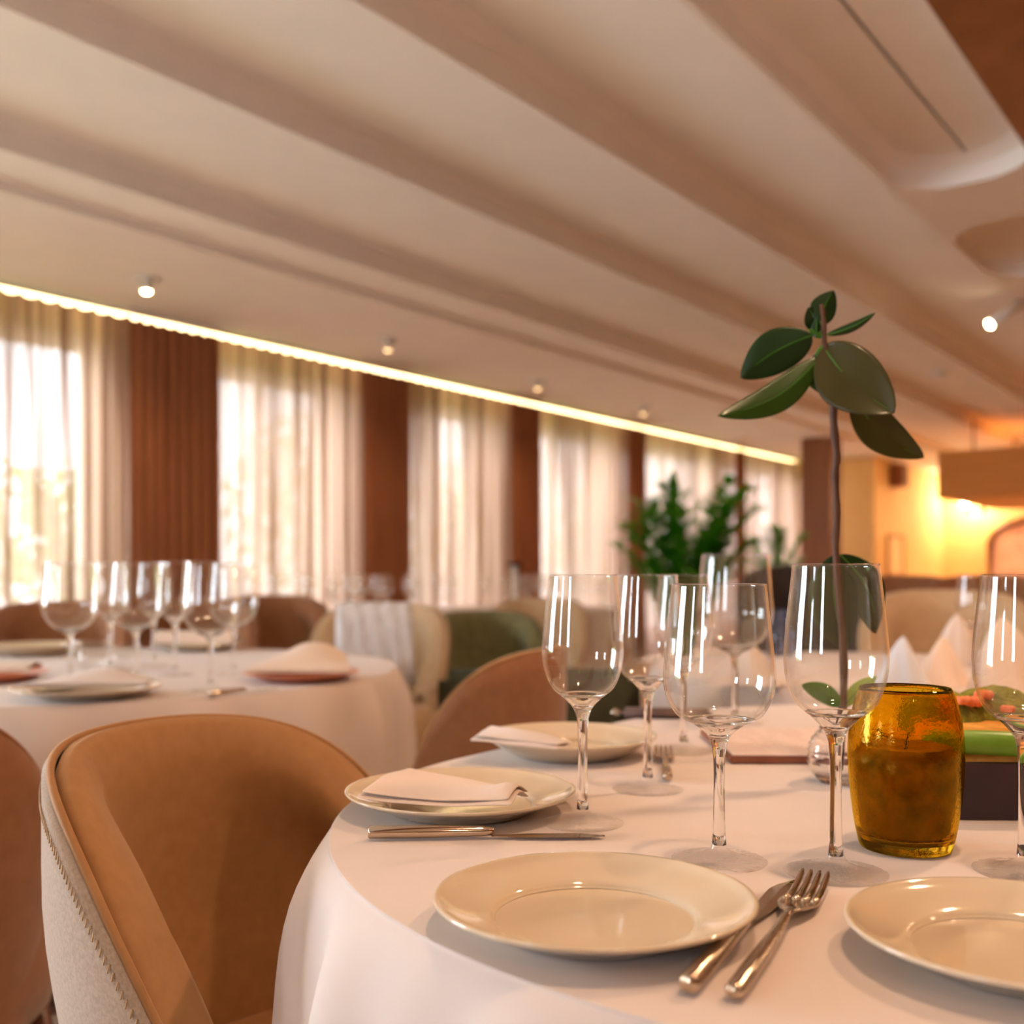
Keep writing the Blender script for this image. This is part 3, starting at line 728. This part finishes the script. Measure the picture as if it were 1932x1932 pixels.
# small tumblers on the left table
def make_tumbler(label, loc, m, r=.032, h=.085, group=None):
    o = obj('tumbler', lathe(bmesh.new(), [(0,0),(r*.85,0),(r*.9,.003),(r,h),(r-.002,h),(r*.9-.003,.009),(0,.008)], 32), m, None, loc=loc)
    return tag(o, label, 'tumbler', group)
make_tumbler('low clear tumbler among the glasses on the left table', on(175,1262,Z), M['glass'], .036, .07)
make_tumbler('low clear tumbler right of the other one on the left table', on(238,1262,Z), M['glass'], .034, .06)
# far tables' glasses
rnd = random.Random(5)
k = 0
for (cx, cy, n) in ((-.95,5.72,17),(.10,7.3,14)):
    placed = []
    while len(placed) < n:
        a = rnd.uniform(0, 2*PI); r = .58*math.sqrt(rnd.random()); p = (cx+r*math.cos(a), cy+r*math.sin(a))
        if all(math.hypot(p[0]-q[0], p[1]-q[1]) > .12 for q in placed): placed.append(p)
    for p in placed:
        dup(A, (p[0], p[1], Z), 0, 'blurred wine glass on the far table behind the pale throw' if cy < 6 else 'blurred wine glass on the farthest table by the curtains', 'glasses on the far table %s' % ('behind the throw' if cy < 6 else 'by the curtains'), 1.0)
t = thing('table_stand', 'small white stand with a dark flat top on the farthest table', 'stand', (.02, 7.0, TZ+.0006))
obj('post', lathe(bmesh.new(), [(0,0),(.06,0),(.06,.01),(.02,.02),(.02,.29),(0,.29)], 20), M['white_paint'], t)
obj('top', lathe(bmesh.new(), [(0,.2905),(.05,.2905),(.05,.31),(0,.31)], 20), M['black_fabric'], t)
# glasses on the table behind
dup(A, (on(1835,1266,Z)), 0, 'blurred wine glass behind the amber jar', 'glasses on the table behind', 1.0)
tu = make_tumbler('tall smoky tumbler right of the balloon glass', (.76,3.0,Z), M['tumbler'], .04, .13)
# napkins on that table
def napkin_cone(label, loc, h, r, m, ang=0, seed=1):
    rnd = random.Random(seed); rows = []
    for i in range(33):
        a = 2*PI*i/32; row = []
        for k in range(9):
            f = k/8; rr = r*(1-f)**.8*(1+.16*math.sin(3*a+2*f+seed)+.07*math.sin(7*a)) + .002
            row.append((rr*math.cos(a)+.2*r*f*math.cos(ang), rr*math.sin(a)*.8+.2*r*f*math.sin(ang), h*f*(1+.06*math.sin(2*a+seed)*(1-f))))
        rows.append(row)
    rows = rows[:-1]
    bm = bmesh.new(); grid(bm, rows, True); o = obj('folded_napkin', bm, m, None, loc=loc)
    return tag(o, label, 'napkin')
napkin_cone('peach napkin folded into a cone behind the rightmost wine glass', (.985,2.10,Z), .145, .085, M['napkin'], 2, 2)
napkin_cone('grey white napkin folded upright left of the amber jar rim', (on(1702,1300,Z)), .105, .05, M['napkin_grey'], 1, 4)
napkin_cone('peach napkin standing behind the amber jar', (on(1772,1292,Z)), .10, .055, M['napkin'], .5, 7)
napkin_cone('white napkin standing at the back of the table behind', (on(1800,1255,Z)), .13, .06, M['cloth'], .5, 9)
napkin_cone('white napkin seen through the wide bowled glass', (on(1405,1290,Z)), .085, .075, M['cloth'], .5, 11)

# ------------------------------------------------------------------ plates
def plate_bm(R, well=.6, h=.021):
    p = [(0,.0008),(R*.55,.0006),(R*.57,0),(R*.62,.0004)]
    p += [tuple(q) for q in spline([(R*.62,.0004),(R*.72,.006),(R*.88,h*.62),(R*.985,h-.003),(R,h-.0008)],4)[1:]]
    p += [(R-.0008,h),(R-.003,h-.0002)]
    p += [tuple(q) for q in spline([(R-.003,h-.0002),(R*.9,h*.80),(R*.74,h*.56),(R*.655,h*.40),(R*.62,h*.24),(R*.56,h*.2),(0,h*.2)],5)[1:]]
    p[-1] = (0, h*.2)
    return lathe(bmesh.new(), p, 96)
def plate(label, loc, R, m, group, h=.021):
    o = obj('dinner_plate', plate_bm(R, h=h), m, None, loc=loc); return tag(o, label, 'plate', group)
GP = 'plates on the foreground table'
plate('empty cream plate with a glossy well in the centre foreground', (.0535,.692,Z), .105, M['china'], GP)
plate('empty cream plate cut by the lower right edge of the photo', (.3035,.628,Z), .102, M['china'], GP)
plate('cream plate with a folded napkin at the left of the foreground table', (-.050,1.035,Z), .1125, M['china'], GP)
plate('blurred cream plate with a napkin under its left rim, farthest on the foreground table', (.073,1.352,Z), .111, M['china'], GP, .026)
G3 = 'plates on the left table'
plate('white plate at the near edge of the left table', on(152,1318,Z)+Vector((0,.03,0)), .135, M['china'], G3)
plate('terracotta plate with a folded peach napkin on the left table', on(560,1288,Z)+Vector((0,.05,0)), .125, M['terracotta'], G3)
plate('terracotta plate at the left edge of the photo', on(-20,1285,Z), .12, M['terracotta'], G3)
plate('white plate at the back left of the left table', on(50,1235,Z), .15, M['china'], G3, .03)
plate('white plate with a rolled napkin at the back of the left table', on(372,1226,Z), .14, M['china'], G3)

# folded napkins
def sheet_napkin(label, pts4, loc, bulge, m, seed, roll=True, layers=2, gap=.0045):
    """pts4: corners a,b,c,d (xy) ; grid bends over the plate"""
    t = None; bm = bmesh.new(); n = 14
    a, b, c, d = [Vector(q) for q in pts4]
    for L in range(layers):
        rows = []
        for i in range(n+1):
            row = []
            for j in range(n+1):
                u, v = i/n, j/n
                p = (a*(1-u)+b*u)*(1-v) + (d*(1-u)+c*u)*v
                k = 1-.05*L*(1-v)
                z = bulge(u, v) + L*gap + .0015*noise.noise((u*3+seed, v*3, L))
                row.append((p.x*k, p.y*k, z))
            rows.append(row)
        grid(bm, rows)
    o = obj('folded_napkin', bm, m, None, loc=loc); solid(o, .0022, 1)
    s = o.modifiers.new('sub', 'SUBSURF'); s.levels = 1; s.render_levels = 2
    return tag(o, label, 'napkin')
sheet_napkin('peach napkin folded on the left plate of the foreground table', [(-.096,-.052),(.050,-.088),(.066,-.050),(-.058,.070)], (-.050,1.035,Z),
   lambda u, v: .0215 + .004*math.sin(PI*v) + .007*math.exp(-((u-.93)/.10)**2)*math.sin(PI*min(1,v*1.1)) - .004*math.sin(PI*u)*(1-v), M['napkin'], 1)
sheet_napkin('peach napkin folded on the terracotta plate of the left table', [(-.12,-.06),(.12,-.08),(.08,.10),(-.06,.11)], on(560,1288,Z)+Vector((0,.05,0)),
   lambda u, v: .022+.05*v*math.sin(PI*(.15+.7*u)), M['napkin'], 3)
sheet_napkin('pale napkin rolled on the back plate of the left table', [(-.13,-.04),(.13,-.06),(.12,.06),(-.12,.06)], on(372,1226,Z),
   lambda u, v: .022+.03*math.sin(PI*v), M['napkin'], 5)
sheet_napkin('white napkin on the white plate at the near edge of the left table', [(-.12,-.05),(.13,-.03),(.10,.06),(-.08,.07)], on(152,1318,Z)+Vector((0,.03,0)),
   lambda u, v: .0225+.02*math.sin(PI*u)*v, M['cloth'], 7)
sheet_napkin('peach napkin on the terracotta plate at the left edge', [(-.1,-.05),(.11,-.05),(.09,.06),(-.08,.07)], on(-20,1285,Z),
   lambda u, v: .0225+.012*math.sin(PI*v), M['napkin'], 9)
sheet_napkin('crumpled white napkin draped under the left rim of the farthest plate', [(-.125,-.075),(-.02,-.115),(.0,-.09),(-.10,.02)], (.073,1.352,Z),
   lambda u, v: .028+.008*math.sin(PI*v)*math.sin(PI*u) - .004*u, M['cloth'], 11)

# ------------------------------------------------------------------ cutlery
def make_knife(label, p0, p1, m_h, m_b):
    d = Vector(p1)-Vector(p0); L = d.length; t = thing('table_knife', label, 'knife', p0, math.atan2(d.y, d.x), 'cutlery on the foreground table')
    bm = bmesh.new(); pts = [(.0,0,.0065),(.002,0,.0065),(L*.2,0,.0068),(L*.46,0,.0062),(L*.52,0,.005)]
    rows = []
    for x, hw, hz in ((.0,.0052,.0046),(.0015,.0062,.0056),(L*.25,.0062,.0056),(L*.48,.0050,.0046),(L*.53,.0034,.0030)):
        rows.append([(x, hw*math.cos(2*PI*k/16), .0062+hz*math.sin(2*PI*k/16)) for k in range(16)])
    V = [[bm.verts.new(p) for p in r] for r in rows]
    for a, b in zip(V, V[1:]):
        for k in range(16): bm.faces.new((a[k], a[(k+1)%16], b[(k+1)%16], b[k]))
    bm.faces.new(V[0]); bm.faces.new(V[-1]); bmesh.ops.recalc_face_normals(bm, faces=bm.faces)
    obj('handle', bm, m_h, t)
    bm = bmesh.new(); out = []
    xs = [L*.52+(L*.48)*k/20 for k in range(21)]
    top, bot = [], []
    for x in xs:
        f = (x-L*.52)/(L*.48)
        top.append((x, .0032+.003*min(1,f*4)-.0105*max(0,(f-.72)/.28)**2, 0)); bot.append((x, -.0030-.0072*math.sin(min(1,f*1.6)*PI/2)*(1-max(0,(f-.80)/.2)**2*.35), 0))
    rows = []
    for a, b in zip(top, bot):
        rows.append([(a[0],a[1],.0065),(a[0],(a[1]+b[1])/2,.0074),(b[0],b[1],.0066),(a[0],(a[1]+b[1])/2,.0056)])
    V = [[bm.verts.new(p) for p in r] for r in rows]
    for a, b in zip(V, V[1:]):
        for k in range(4): bm.faces.new((a[k], a[(k+1)%4], b[(k+1)%4], b[k]))
    bm.faces.new(V[0]); bm.faces.new(V[-1]); bmesh.ops.recalc_face_normals(bm, faces=bm.faces)
    for v in bm.verts: v.co.z -= .0045
    obj('blade', bm, m_b, t, False); return t
def make_fork(label, p0, p1, m_h, m_b):
    d = Vector(p1)-Vector(p0); L = d.length; t = thing('table_fork', label, 'fork', p0, math.atan2(d.y, d.x), 'cutlery on the foreground table')
    bm = bmesh.new(); rows = []
    for x, hw, hz, z in ((0,.0044,.0036,.0054),(.002,.0056,.0046,.0054),(L*.25,.0058,.0046,.0054),(L*.45,.0042,.0036,.006),(L*.56,.0030,.0024,.0085),(L*.62,.0042,.0018,.0086)):
        rows.append([(x, hw*math.cos(2*PI*k/14), z+hz*math.sin(2*PI*k/14)) for k in range(14)])
    V = [[bm.verts.new(p) for p in r] for r in rows]
    for a, b in zip(V, V[1:]):
        for k in range(14): bm.faces.new((a[k], a[(k+1)%14], b[(k+1)%14], b[k]))
    bm.faces.new(V[0]); bm.faces.new(V[-1]); bmesh.ops.recalc_face_normals(bm, faces=bm.faces)
    obj('handle', bm, m_h, t)
    def zc(f): return .0086 - .0062*math.sin(f*PI*.62)*1.0 + .010*max(0,f-.55)**1.3*2.2   # dip, then tips up
    bm = bmesh.new(); rows = []
    for k in range(9):
        f = k/8*.42; x = L*(.60+.40*f/1.0*1.0*.95); hw = .0045+.0085*min(1,(k/8)*1.5)**.7
        rows.append([(L*.60+L*.40*f, hw*(-1+2*j/10), zc(f)+.0012*(abs(-1+2*j/10))**2) for j in range(11)])
    V = grid(bm, rows); 
    for tn in range(4):
        y0 = (-1+2*(tn+.5)/4)*.0130; pr = []
        pts = [(L*.60+L*.40*f, y0*(1-.12*(f-.4)), zc(f)+.0006) for f in (.38,.5,.62,.74,.86,.95,1.0)]
        tube(bm, pts, [.0026,.0022,.0020,.0019,.0017,.0013,.0006], 8)
    bmesh.ops.remove_doubles(bm, verts=bm.verts, dist=1e-6)
    o = obj('tines', bm, m_b, t); solid(o, .0014, 0); return t
zc0 = TZ+.0008
make_knife('hammered steel knife beside the fork at the right of the front plate', (.0955,.575,zc0), (.2035,.787,zc0), M['steel_hammered'], M['steel'])
make_fork('hammered steel fork with four tines, right of the knife beside the front plate', (.1185,.566,zc0), (.2225,.777,zc0), M['steel_hammered'], M['steel'])
make_knife('steel knife lying across in front of the left plate', (-.124,.915,zc0), (.080,.925,zc0), M['steel'], M['steel'])
make_fork('steel fork right of the farthest plate on the foreground table', (.172,1.17,zc0), (.192,1.345,zc0), M['steel'], M['steel'])
make_knife('dark steel knife on the left table right of the glasses', (on(395,1316)+Vector((0,0,.001))), (on(520,1300)+Vector((0,0,.001))), M['steel'], M['steel'])
# leather cutlery pouch at the far edge, menu
M['leather'] = noisy(mat('brown_leather', rough=.5), (.10,.055,.045), (.15,.085,.07), 40)
M['menu_brown'] = noisy(mat('menu_brown_cover', rough=.5), (.22,.07,.035), (.28,.095,.05), 40)
def menu_paper():
    m = mat('menu_paper', (.80,.66,.60), .7)
    v = tex(m, 'Object', (1,1,1)); sep = nd(m, 'ShaderNodeSeparateXYZ'); lk(m, v, sep.inputs[0])
    mt = nd(m, 'ShaderNodeMath', operation='MULTIPLY'); mt.inputs[1].default_value = 55; lk(m, sep.outputs['Y'], mt.inputs[0])
    fr = nd(m, 'ShaderNodeMath', operation='FRACT'); lk(m, mt.outputs[0], fr.inputs[0])
    gt = nd(m, 'ShaderNodeMath', operation='LESS_THAN'); gt.inputs[1].default_value = .22; lk(m, fr.outputs[0], gt.inputs[0])
    n = nd(m, 'ShaderNodeTexNoise'); n.inputs['Scale'].default_value = 60; v2 = tex(m, 'Object', (1,.3,1)); lk(m, v2, n.inputs['Vector'])
    g2 = nd(m, 'ShaderNodeMath', operation='GREATER_THAN'); g2.inputs[1].default_value = .5; lk(m, n.outputs['Fac'], g2.inputs[0])
    mu = nd(m, 'ShaderNodeMath', operation='MULTIPLY'); lk(m, gt.outputs[0], mu.inputs[0]); lk(m, g2.outputs[0], mu.inputs[1])
    mx = nd(m, 'ShaderNodeMixRGB'); lk(m, mu.outputs[0], mx.inputs[0]); mx.inputs[1].default_value = (.76,.62,.57,1); mx.inputs[2].default_value = (.52,.38,.34,1)
    lk(m, mx.outputs[0], bsdf(m).inputs['Base Color']); return m
t = thing('menu_board', 'menu card on a brown board lying behind the wide bowled glass', 'menu', (.378,1.395,TZ+.0008), math.radians(-1))
obj('board', bx(-.112,.112,-.115,.115,0,.009, bev=.002), M['menu_brown'], t, False)
obj('menu_page', bx(-.108,.108,-.112,.112,.0092,.0105), menu_paper(), t, False)
t = thing('leather_pouch', 'dark leather cutlery pouch behind the farthest plate', 'pouch', (.245,1.70,TZ+.0008), math.radians(-8))
obj('pouch_body', bx(-.07,.075,-.02,.02,0,.014, bev=.006), M['leather'], t)
obj('cutlery_end', bx(-.086,-.069,-.013,.013,.003,.011, bev=.003), M['steel'], t)

# ------------------------------------------------------------------ amber jar
t = thing('amber_candle_jar', 'amber bubbled glass candle jar right of the wine glass with the plant behind', 'candle jar', (.3295,.888,Z), 0)
H = .1345
outp = spline([(.0335,.0),(.0375,.004),(.0425,.030),(.0462,.068),(.0455,.098),(.0405,.124),(.0372,H-.002)], 6)
outp = [tuple(p) for p in outp]
inn = [(r-.0032, z) for r, z in outp if z > .012]
pr = [(0,.0015),(.028,.0012)] + outp + [(.0365,H),(.0355,H-.001)] + inn[::-1][1:] + [(inn[0][0]-.006,.009),(0,.0085)]
obj('glass_jar', lathe(bmesh.new(), pr, 72), M['amber'], t)
M['wax'] = noisy(mat('amber_wax', rough=.7), (.13,.045,.006), (.34,.14,.02), 60, bump=.6, bscale=150, dist=.002)
wz = .082
wp = [(0,.0105),(.030,.0105)] + [(r-.0012, z) for r, z in inn if .014 < z < wz] + [(.036,wz+.004),(.022,wz+.001),(0,wz)]
obj('candle_wax', lathe(bmesh.new(), wp, 48), M['wax'], t)
bm = bmesh.new(); tube(bm, [(0,0,wz-.002),(.001,0,wz+.008),(.003,.001,wz+.014)], .001, 6); obj('wick', bm, M['black_fabric'], t)

# ------------------------------------------------------------------ planter at the right
t = thing('succulent_planter', 'dark square planter with green moss and orange sand right of the amber jar', 'planter', (.545,1.09,TZ+.0008), math.radians(-2))
bm = bmesh.new(); a, b, h = .155, .105, .052
box(bm, -a, a, -b, -b+.012, 0, h); box(bm, -a, a, b-.012, b, 0, h); box(bm, -a, -a+.012, -b+.012, b-.012, 0, h); box(bm, a-.012, a, -b+.012, b-.012, 0, h); box(bm, -a+.012, a-.012, -b+.012, b-.012, 0, .01)
obj('box', bm, M['planter'], t, False)
obj('sand', bx(-a+.012,a-.012,-b+.012,b-.012,.0105,.078, bev=.018), M['orange_fill'], t)
bm = bmesh.new(); tube(bm, spline([(-.15,-.088,.070),(-.08,-.097,.070),(0,-.098,.063),(.08,-.098,.056),(.15,-.090,.052)],6), [.006]+[.0115]*23+[.006], 12); obj('succulent_leaf', bm, M['succulent'], t)
bm = bmesh.new(); 
for (x,y,r) in ((-.09,.03,.045),(-.03,.045,.05),(.04,.04,.045),(.1,.03,.04)):
    g = bmesh.ops.create_icosphere(bm, subdivisions=3, radius=r)
    for v in g['verts']: 
        v.co = v.co*(1+.12*noise.noise(v.co*60)); v.co.z *= .7; v.co += Vector((x,y,.074))
obj('moss', bm, M['moss'], t)
for k, (x, y, z, r) in enumerate(((-.07,0,.098,.009),(-.055,.01,.104,.008),(-.085,-.01,.100,.007),(.02,0,.096,.008),(-.04,-.012,.092,.006))):
    bm = bmesh.new()
    for j in range(6):
        a_ = 2*PI*j/6; c = Vector((x+math.cos(a_)*r*.7, y+math.sin(a_)*r*.7, z))
        g = bmesh.ops.create_icosphere(bm, subdivisions=2, radius=r*.6); bmesh.ops.translate(bm, vec=c, verts=g['verts'])
    obj('flower', bm, M['coral'], t)

# ------------------------------------------------------------------ rubber plant cutting in a ribbed vase
PX, PY = .3595, 1.17
t = thing('bud_vase', 'small ribbed clear glass vase holding the rubber plant cutting', 'vase', (PX+.0,PY,Z), 0)
bm = bmesh.new(); prof_v = []
for k in range(25):
    f = k/24; z = .002+.058*f; r = .020+.013*math.sin(PI*min(1,f*1.05))**.7 + .0008*math.sin(f*2*PI*9)
    prof_v.append((r, z))
inner_v = [(r-.0028, z) for r, z in prof_v if z > .008]
lathe(bm, [(0,0),(.019,0)]+prof_v+[(prof_v[-1][0]-.0012,.0615)]+inner_v[::-1]+[(0,.007)], 56)
obj('vase_body', bm, M['glass_stem'], t)
plant = thing('rubber_plant_cutting', 'tall rubber plant cutting with a thin stem and broad dark leaves', 'plant', (0,0,0), 0)
def pw(px, py, dy=0.0): 
    D = PY+dy; return at(px, py, D)
st = spline([pw(1583,1452), pw(1590,1340), pw(1591,1230), pw(1577,1045), pw(1579,980), pw(1576,900), pw(1579,860), pw(1573,800), pw(1571,745), pw(1562,690), pw(1556,650), pw(1553,600), pw(1550,575)], 6)
rad = [.0040 + .0006*math.sin(i*1.9) - .0000*i for i in range(len(st))]
n_ = len(st); rad = [max(.0018, .0043*(1-.45*max(0,(i/n_-.6)/.4))) + .00035*math.sin(i*1.3) for i in range(n_)]
bm = bmesh.new(); tube(bm, st, rad, 12); obj('stem', bm, M['stem'], plant)
def leaf(px0, py0, px1, py1, wpx, m, bend=0.0, fold=.25, dy0=0, dy1=0, roll=0.0, droop=0.0, shape=.5, name='leaf', tip=.0):
    a, b = pw(px0, py0, dy0), pw(px1, py1, dy1); d = b-a; L = d.length; x = d.normalized()
    view = Vector((0,-1,.0)); y = x.cross(view).normalized(); z = y.cross(x).normalized()
    if roll: R = Matrix.Rotation(roll, 3, x); y = R@y; z = R@z
    W = wpx/F*PY/2; rows = []; nl, nw = 26, 12
    for i in range(nl+1):
        f = i/nl
        # width profile: broad ellipse with a pointed tip
        wv = (math.sin(PI*f**(.5/shape*.72 if shape != .5 else .86))**.72) if 0 < f < 1 else 0
        wv *= 1-.0*f
        c = a + x*(L*f) + y*(bend*L*math.sin(PI*f)) + z*(droop*L*math.sin(PI*f))
        row = []
        for j in range(nw+1):
            s = -1+2*j/nw
            row.append(c + y*(W*wv*s) + z*(-fold*W*wv*(abs(s)**1.2) + .02*W*math.sin(9*f+3*s)))
        rows.append(row)
    bm = bmesh.new(); grid(bm, rows); bmesh.ops.remove_doubles(bm, verts=bm.verts, dist=1e-6)
    o = obj(name, bm, m, plant); solid(o, .0006, 0)
    # raised midrib as the leaf's own part
    bm = bmesh.new(); tube(bm, [a + x*(L*f) + y*(bend*L*math.sin(PI*f)) + z*(droop*L*math.sin(PI*f)+.0003) for f in [k/14*.98 for k in range(15)]], [.0009*(1-k/18) for k in range(15)], 6)
    obj('midrib', bm, M['leaf_light'], o)
    return o
leaf(1533,632,1397,713,84, M['leaf'], bend=.06, fold=.2, dy1=.02, name='leaf')
leaf(1547,674,1354,785,60, M['leaf_mid'], bend=-.10, fold=.25, dy1=-.02, roll=.1)
leaf(1552,652,1688,779,118, M['leaf_olive'], bend=-.06, fold=.12, dy1=-.05, roll=PI+.2)
leaf(1604,735,1743,864,76, M['leaf_olive'], bend=-.10, fold=.15, dy0=.02, dy1=.03, roll=PI+.15)
leaf(1548,660,1566,749,46, M['leaf'], bend=.18, fold=.2, dy0=.01, dy1=.02)
leaf(1549,622,1525,580,40, M['leaf'], bend=.0, fold=.3, dy0=.01)
leaf(1549,612,1573,548,50, M['leaf'], bend=-.08, fold=.3)
leaf(1540,638,1541,598,18, M['leaf'], bend=0, fold=.5)
leaf(1559,632,1652,590,17, M['leaf'], bend=.06, fold=.8, dy1=-.03)
leaf(1556,636,1526,622,14, M['leaf_light'], bend=0, fold=.5)
leaf(1574,1046,1594,1230,94, M['leaf'], bend=.05, fold=.2, dy1=.01)
leaf(1584,1046,1652,1196,74, M['leaf'], bend=-.12, fold=.2, dy1=.02)
leaf(1591,1332,1512,1292,36, M['leaf_light'], bend=.05, fold=.2, dy1=-.02)
leaf(1591,1334,1655,1276,30, M['leaf_lime'], bend=-.05, fold=.2, dy1=.0)
bm = bmesh.new(); tube(bm, [pw(1556,650), pw(1545,662), pw(1540,672)], .0022, 8); obj('leaf_stalk', bm, M['leaf_light'], plant)

# ------------------------------------------------------------------ potted palms
def palm(name, label, px, D, top_py, spread, n, seed, low=.25):
    rnd = random.Random(seed); x = (px-966)/F*D; zt = CAMZ-(top_py-HOR)/F*D
    t = thing(name, label, 'potted plant', (x, D, 0), 0)
    obj('pot', lathe(bmesh.new(), [(0,0),(.15,0),(.2,.32),(.21,.36),(.18,.36),(.17,.33),(0,.32)], 32), M['pot'], t)
    obj('soil', lathe(bmesh.new(), [(0,.335),(.17,.33)], 24), M['bark'], t)
    for k in range(n):
        a = rnd.uniform(0, 2*PI); L = rnd.uniform(.6,1)*spread; zz = zt*(rnd.uniform(.62,1) if k > 2 else 1.0)
        if k <= 2: L *= .25
        p0 = Vector((.05*math.cos(a), .05*math.sin(a), .33)); p2 = Vector((L*math.cos(a), L*math.sin(a), zz)); p1 = Vector((L*.3*math.cos(a), L*.3*math.sin(a), .33+(zz-.33)*.75))
        pts = [p0*(1-f)**2 + p1*2*f*(1-f) + p2*f*f + Vector((0,0,-.18*spread*max(0,f-.7)**1.5*3)) for f in [i/12 for i in range(13)]]
        bm = bmesh.new(); tube(bm, pts, [.008*(1-.8*i/13) for i in range(13)], 6)
        for i in range(4, 13):
            tg = (pts[min(12,i+1)]-pts[i-1]).normalized(); sd = tg.cross(Vector((0,0,1))).normalized()
            for s in (-1,1):
                for q in range(3):
                    d = (sd*s + tg*rnd.uniform(.2,.9) + Vector((0,0,rnd.uniform(-.4,.3)))).normalized(); l = rnd.uniform(.10,.22); wv = d.cross(Vector((0,0,1))).normalized()*.026
                    c = pts[i] - (pts[i]-pts[i-1])*.33*q
                    bm.faces.new([bm.verts.new(v) for v in (c, c+d*l*.5+wv, c+d*l, c+d*l*.5-wv)])
        obj('frond', bm, M['palm'], t, False)
    return t
palm('potted_palm', 'leafy green palm in a pot in front of the far curtains', 1288, 7.6, 905, .56, 46, 3)
palm('potted_palm', 'small thin green plant left of the wooden pillar', 1462, 11.5, 1000, .35, 9, 6)
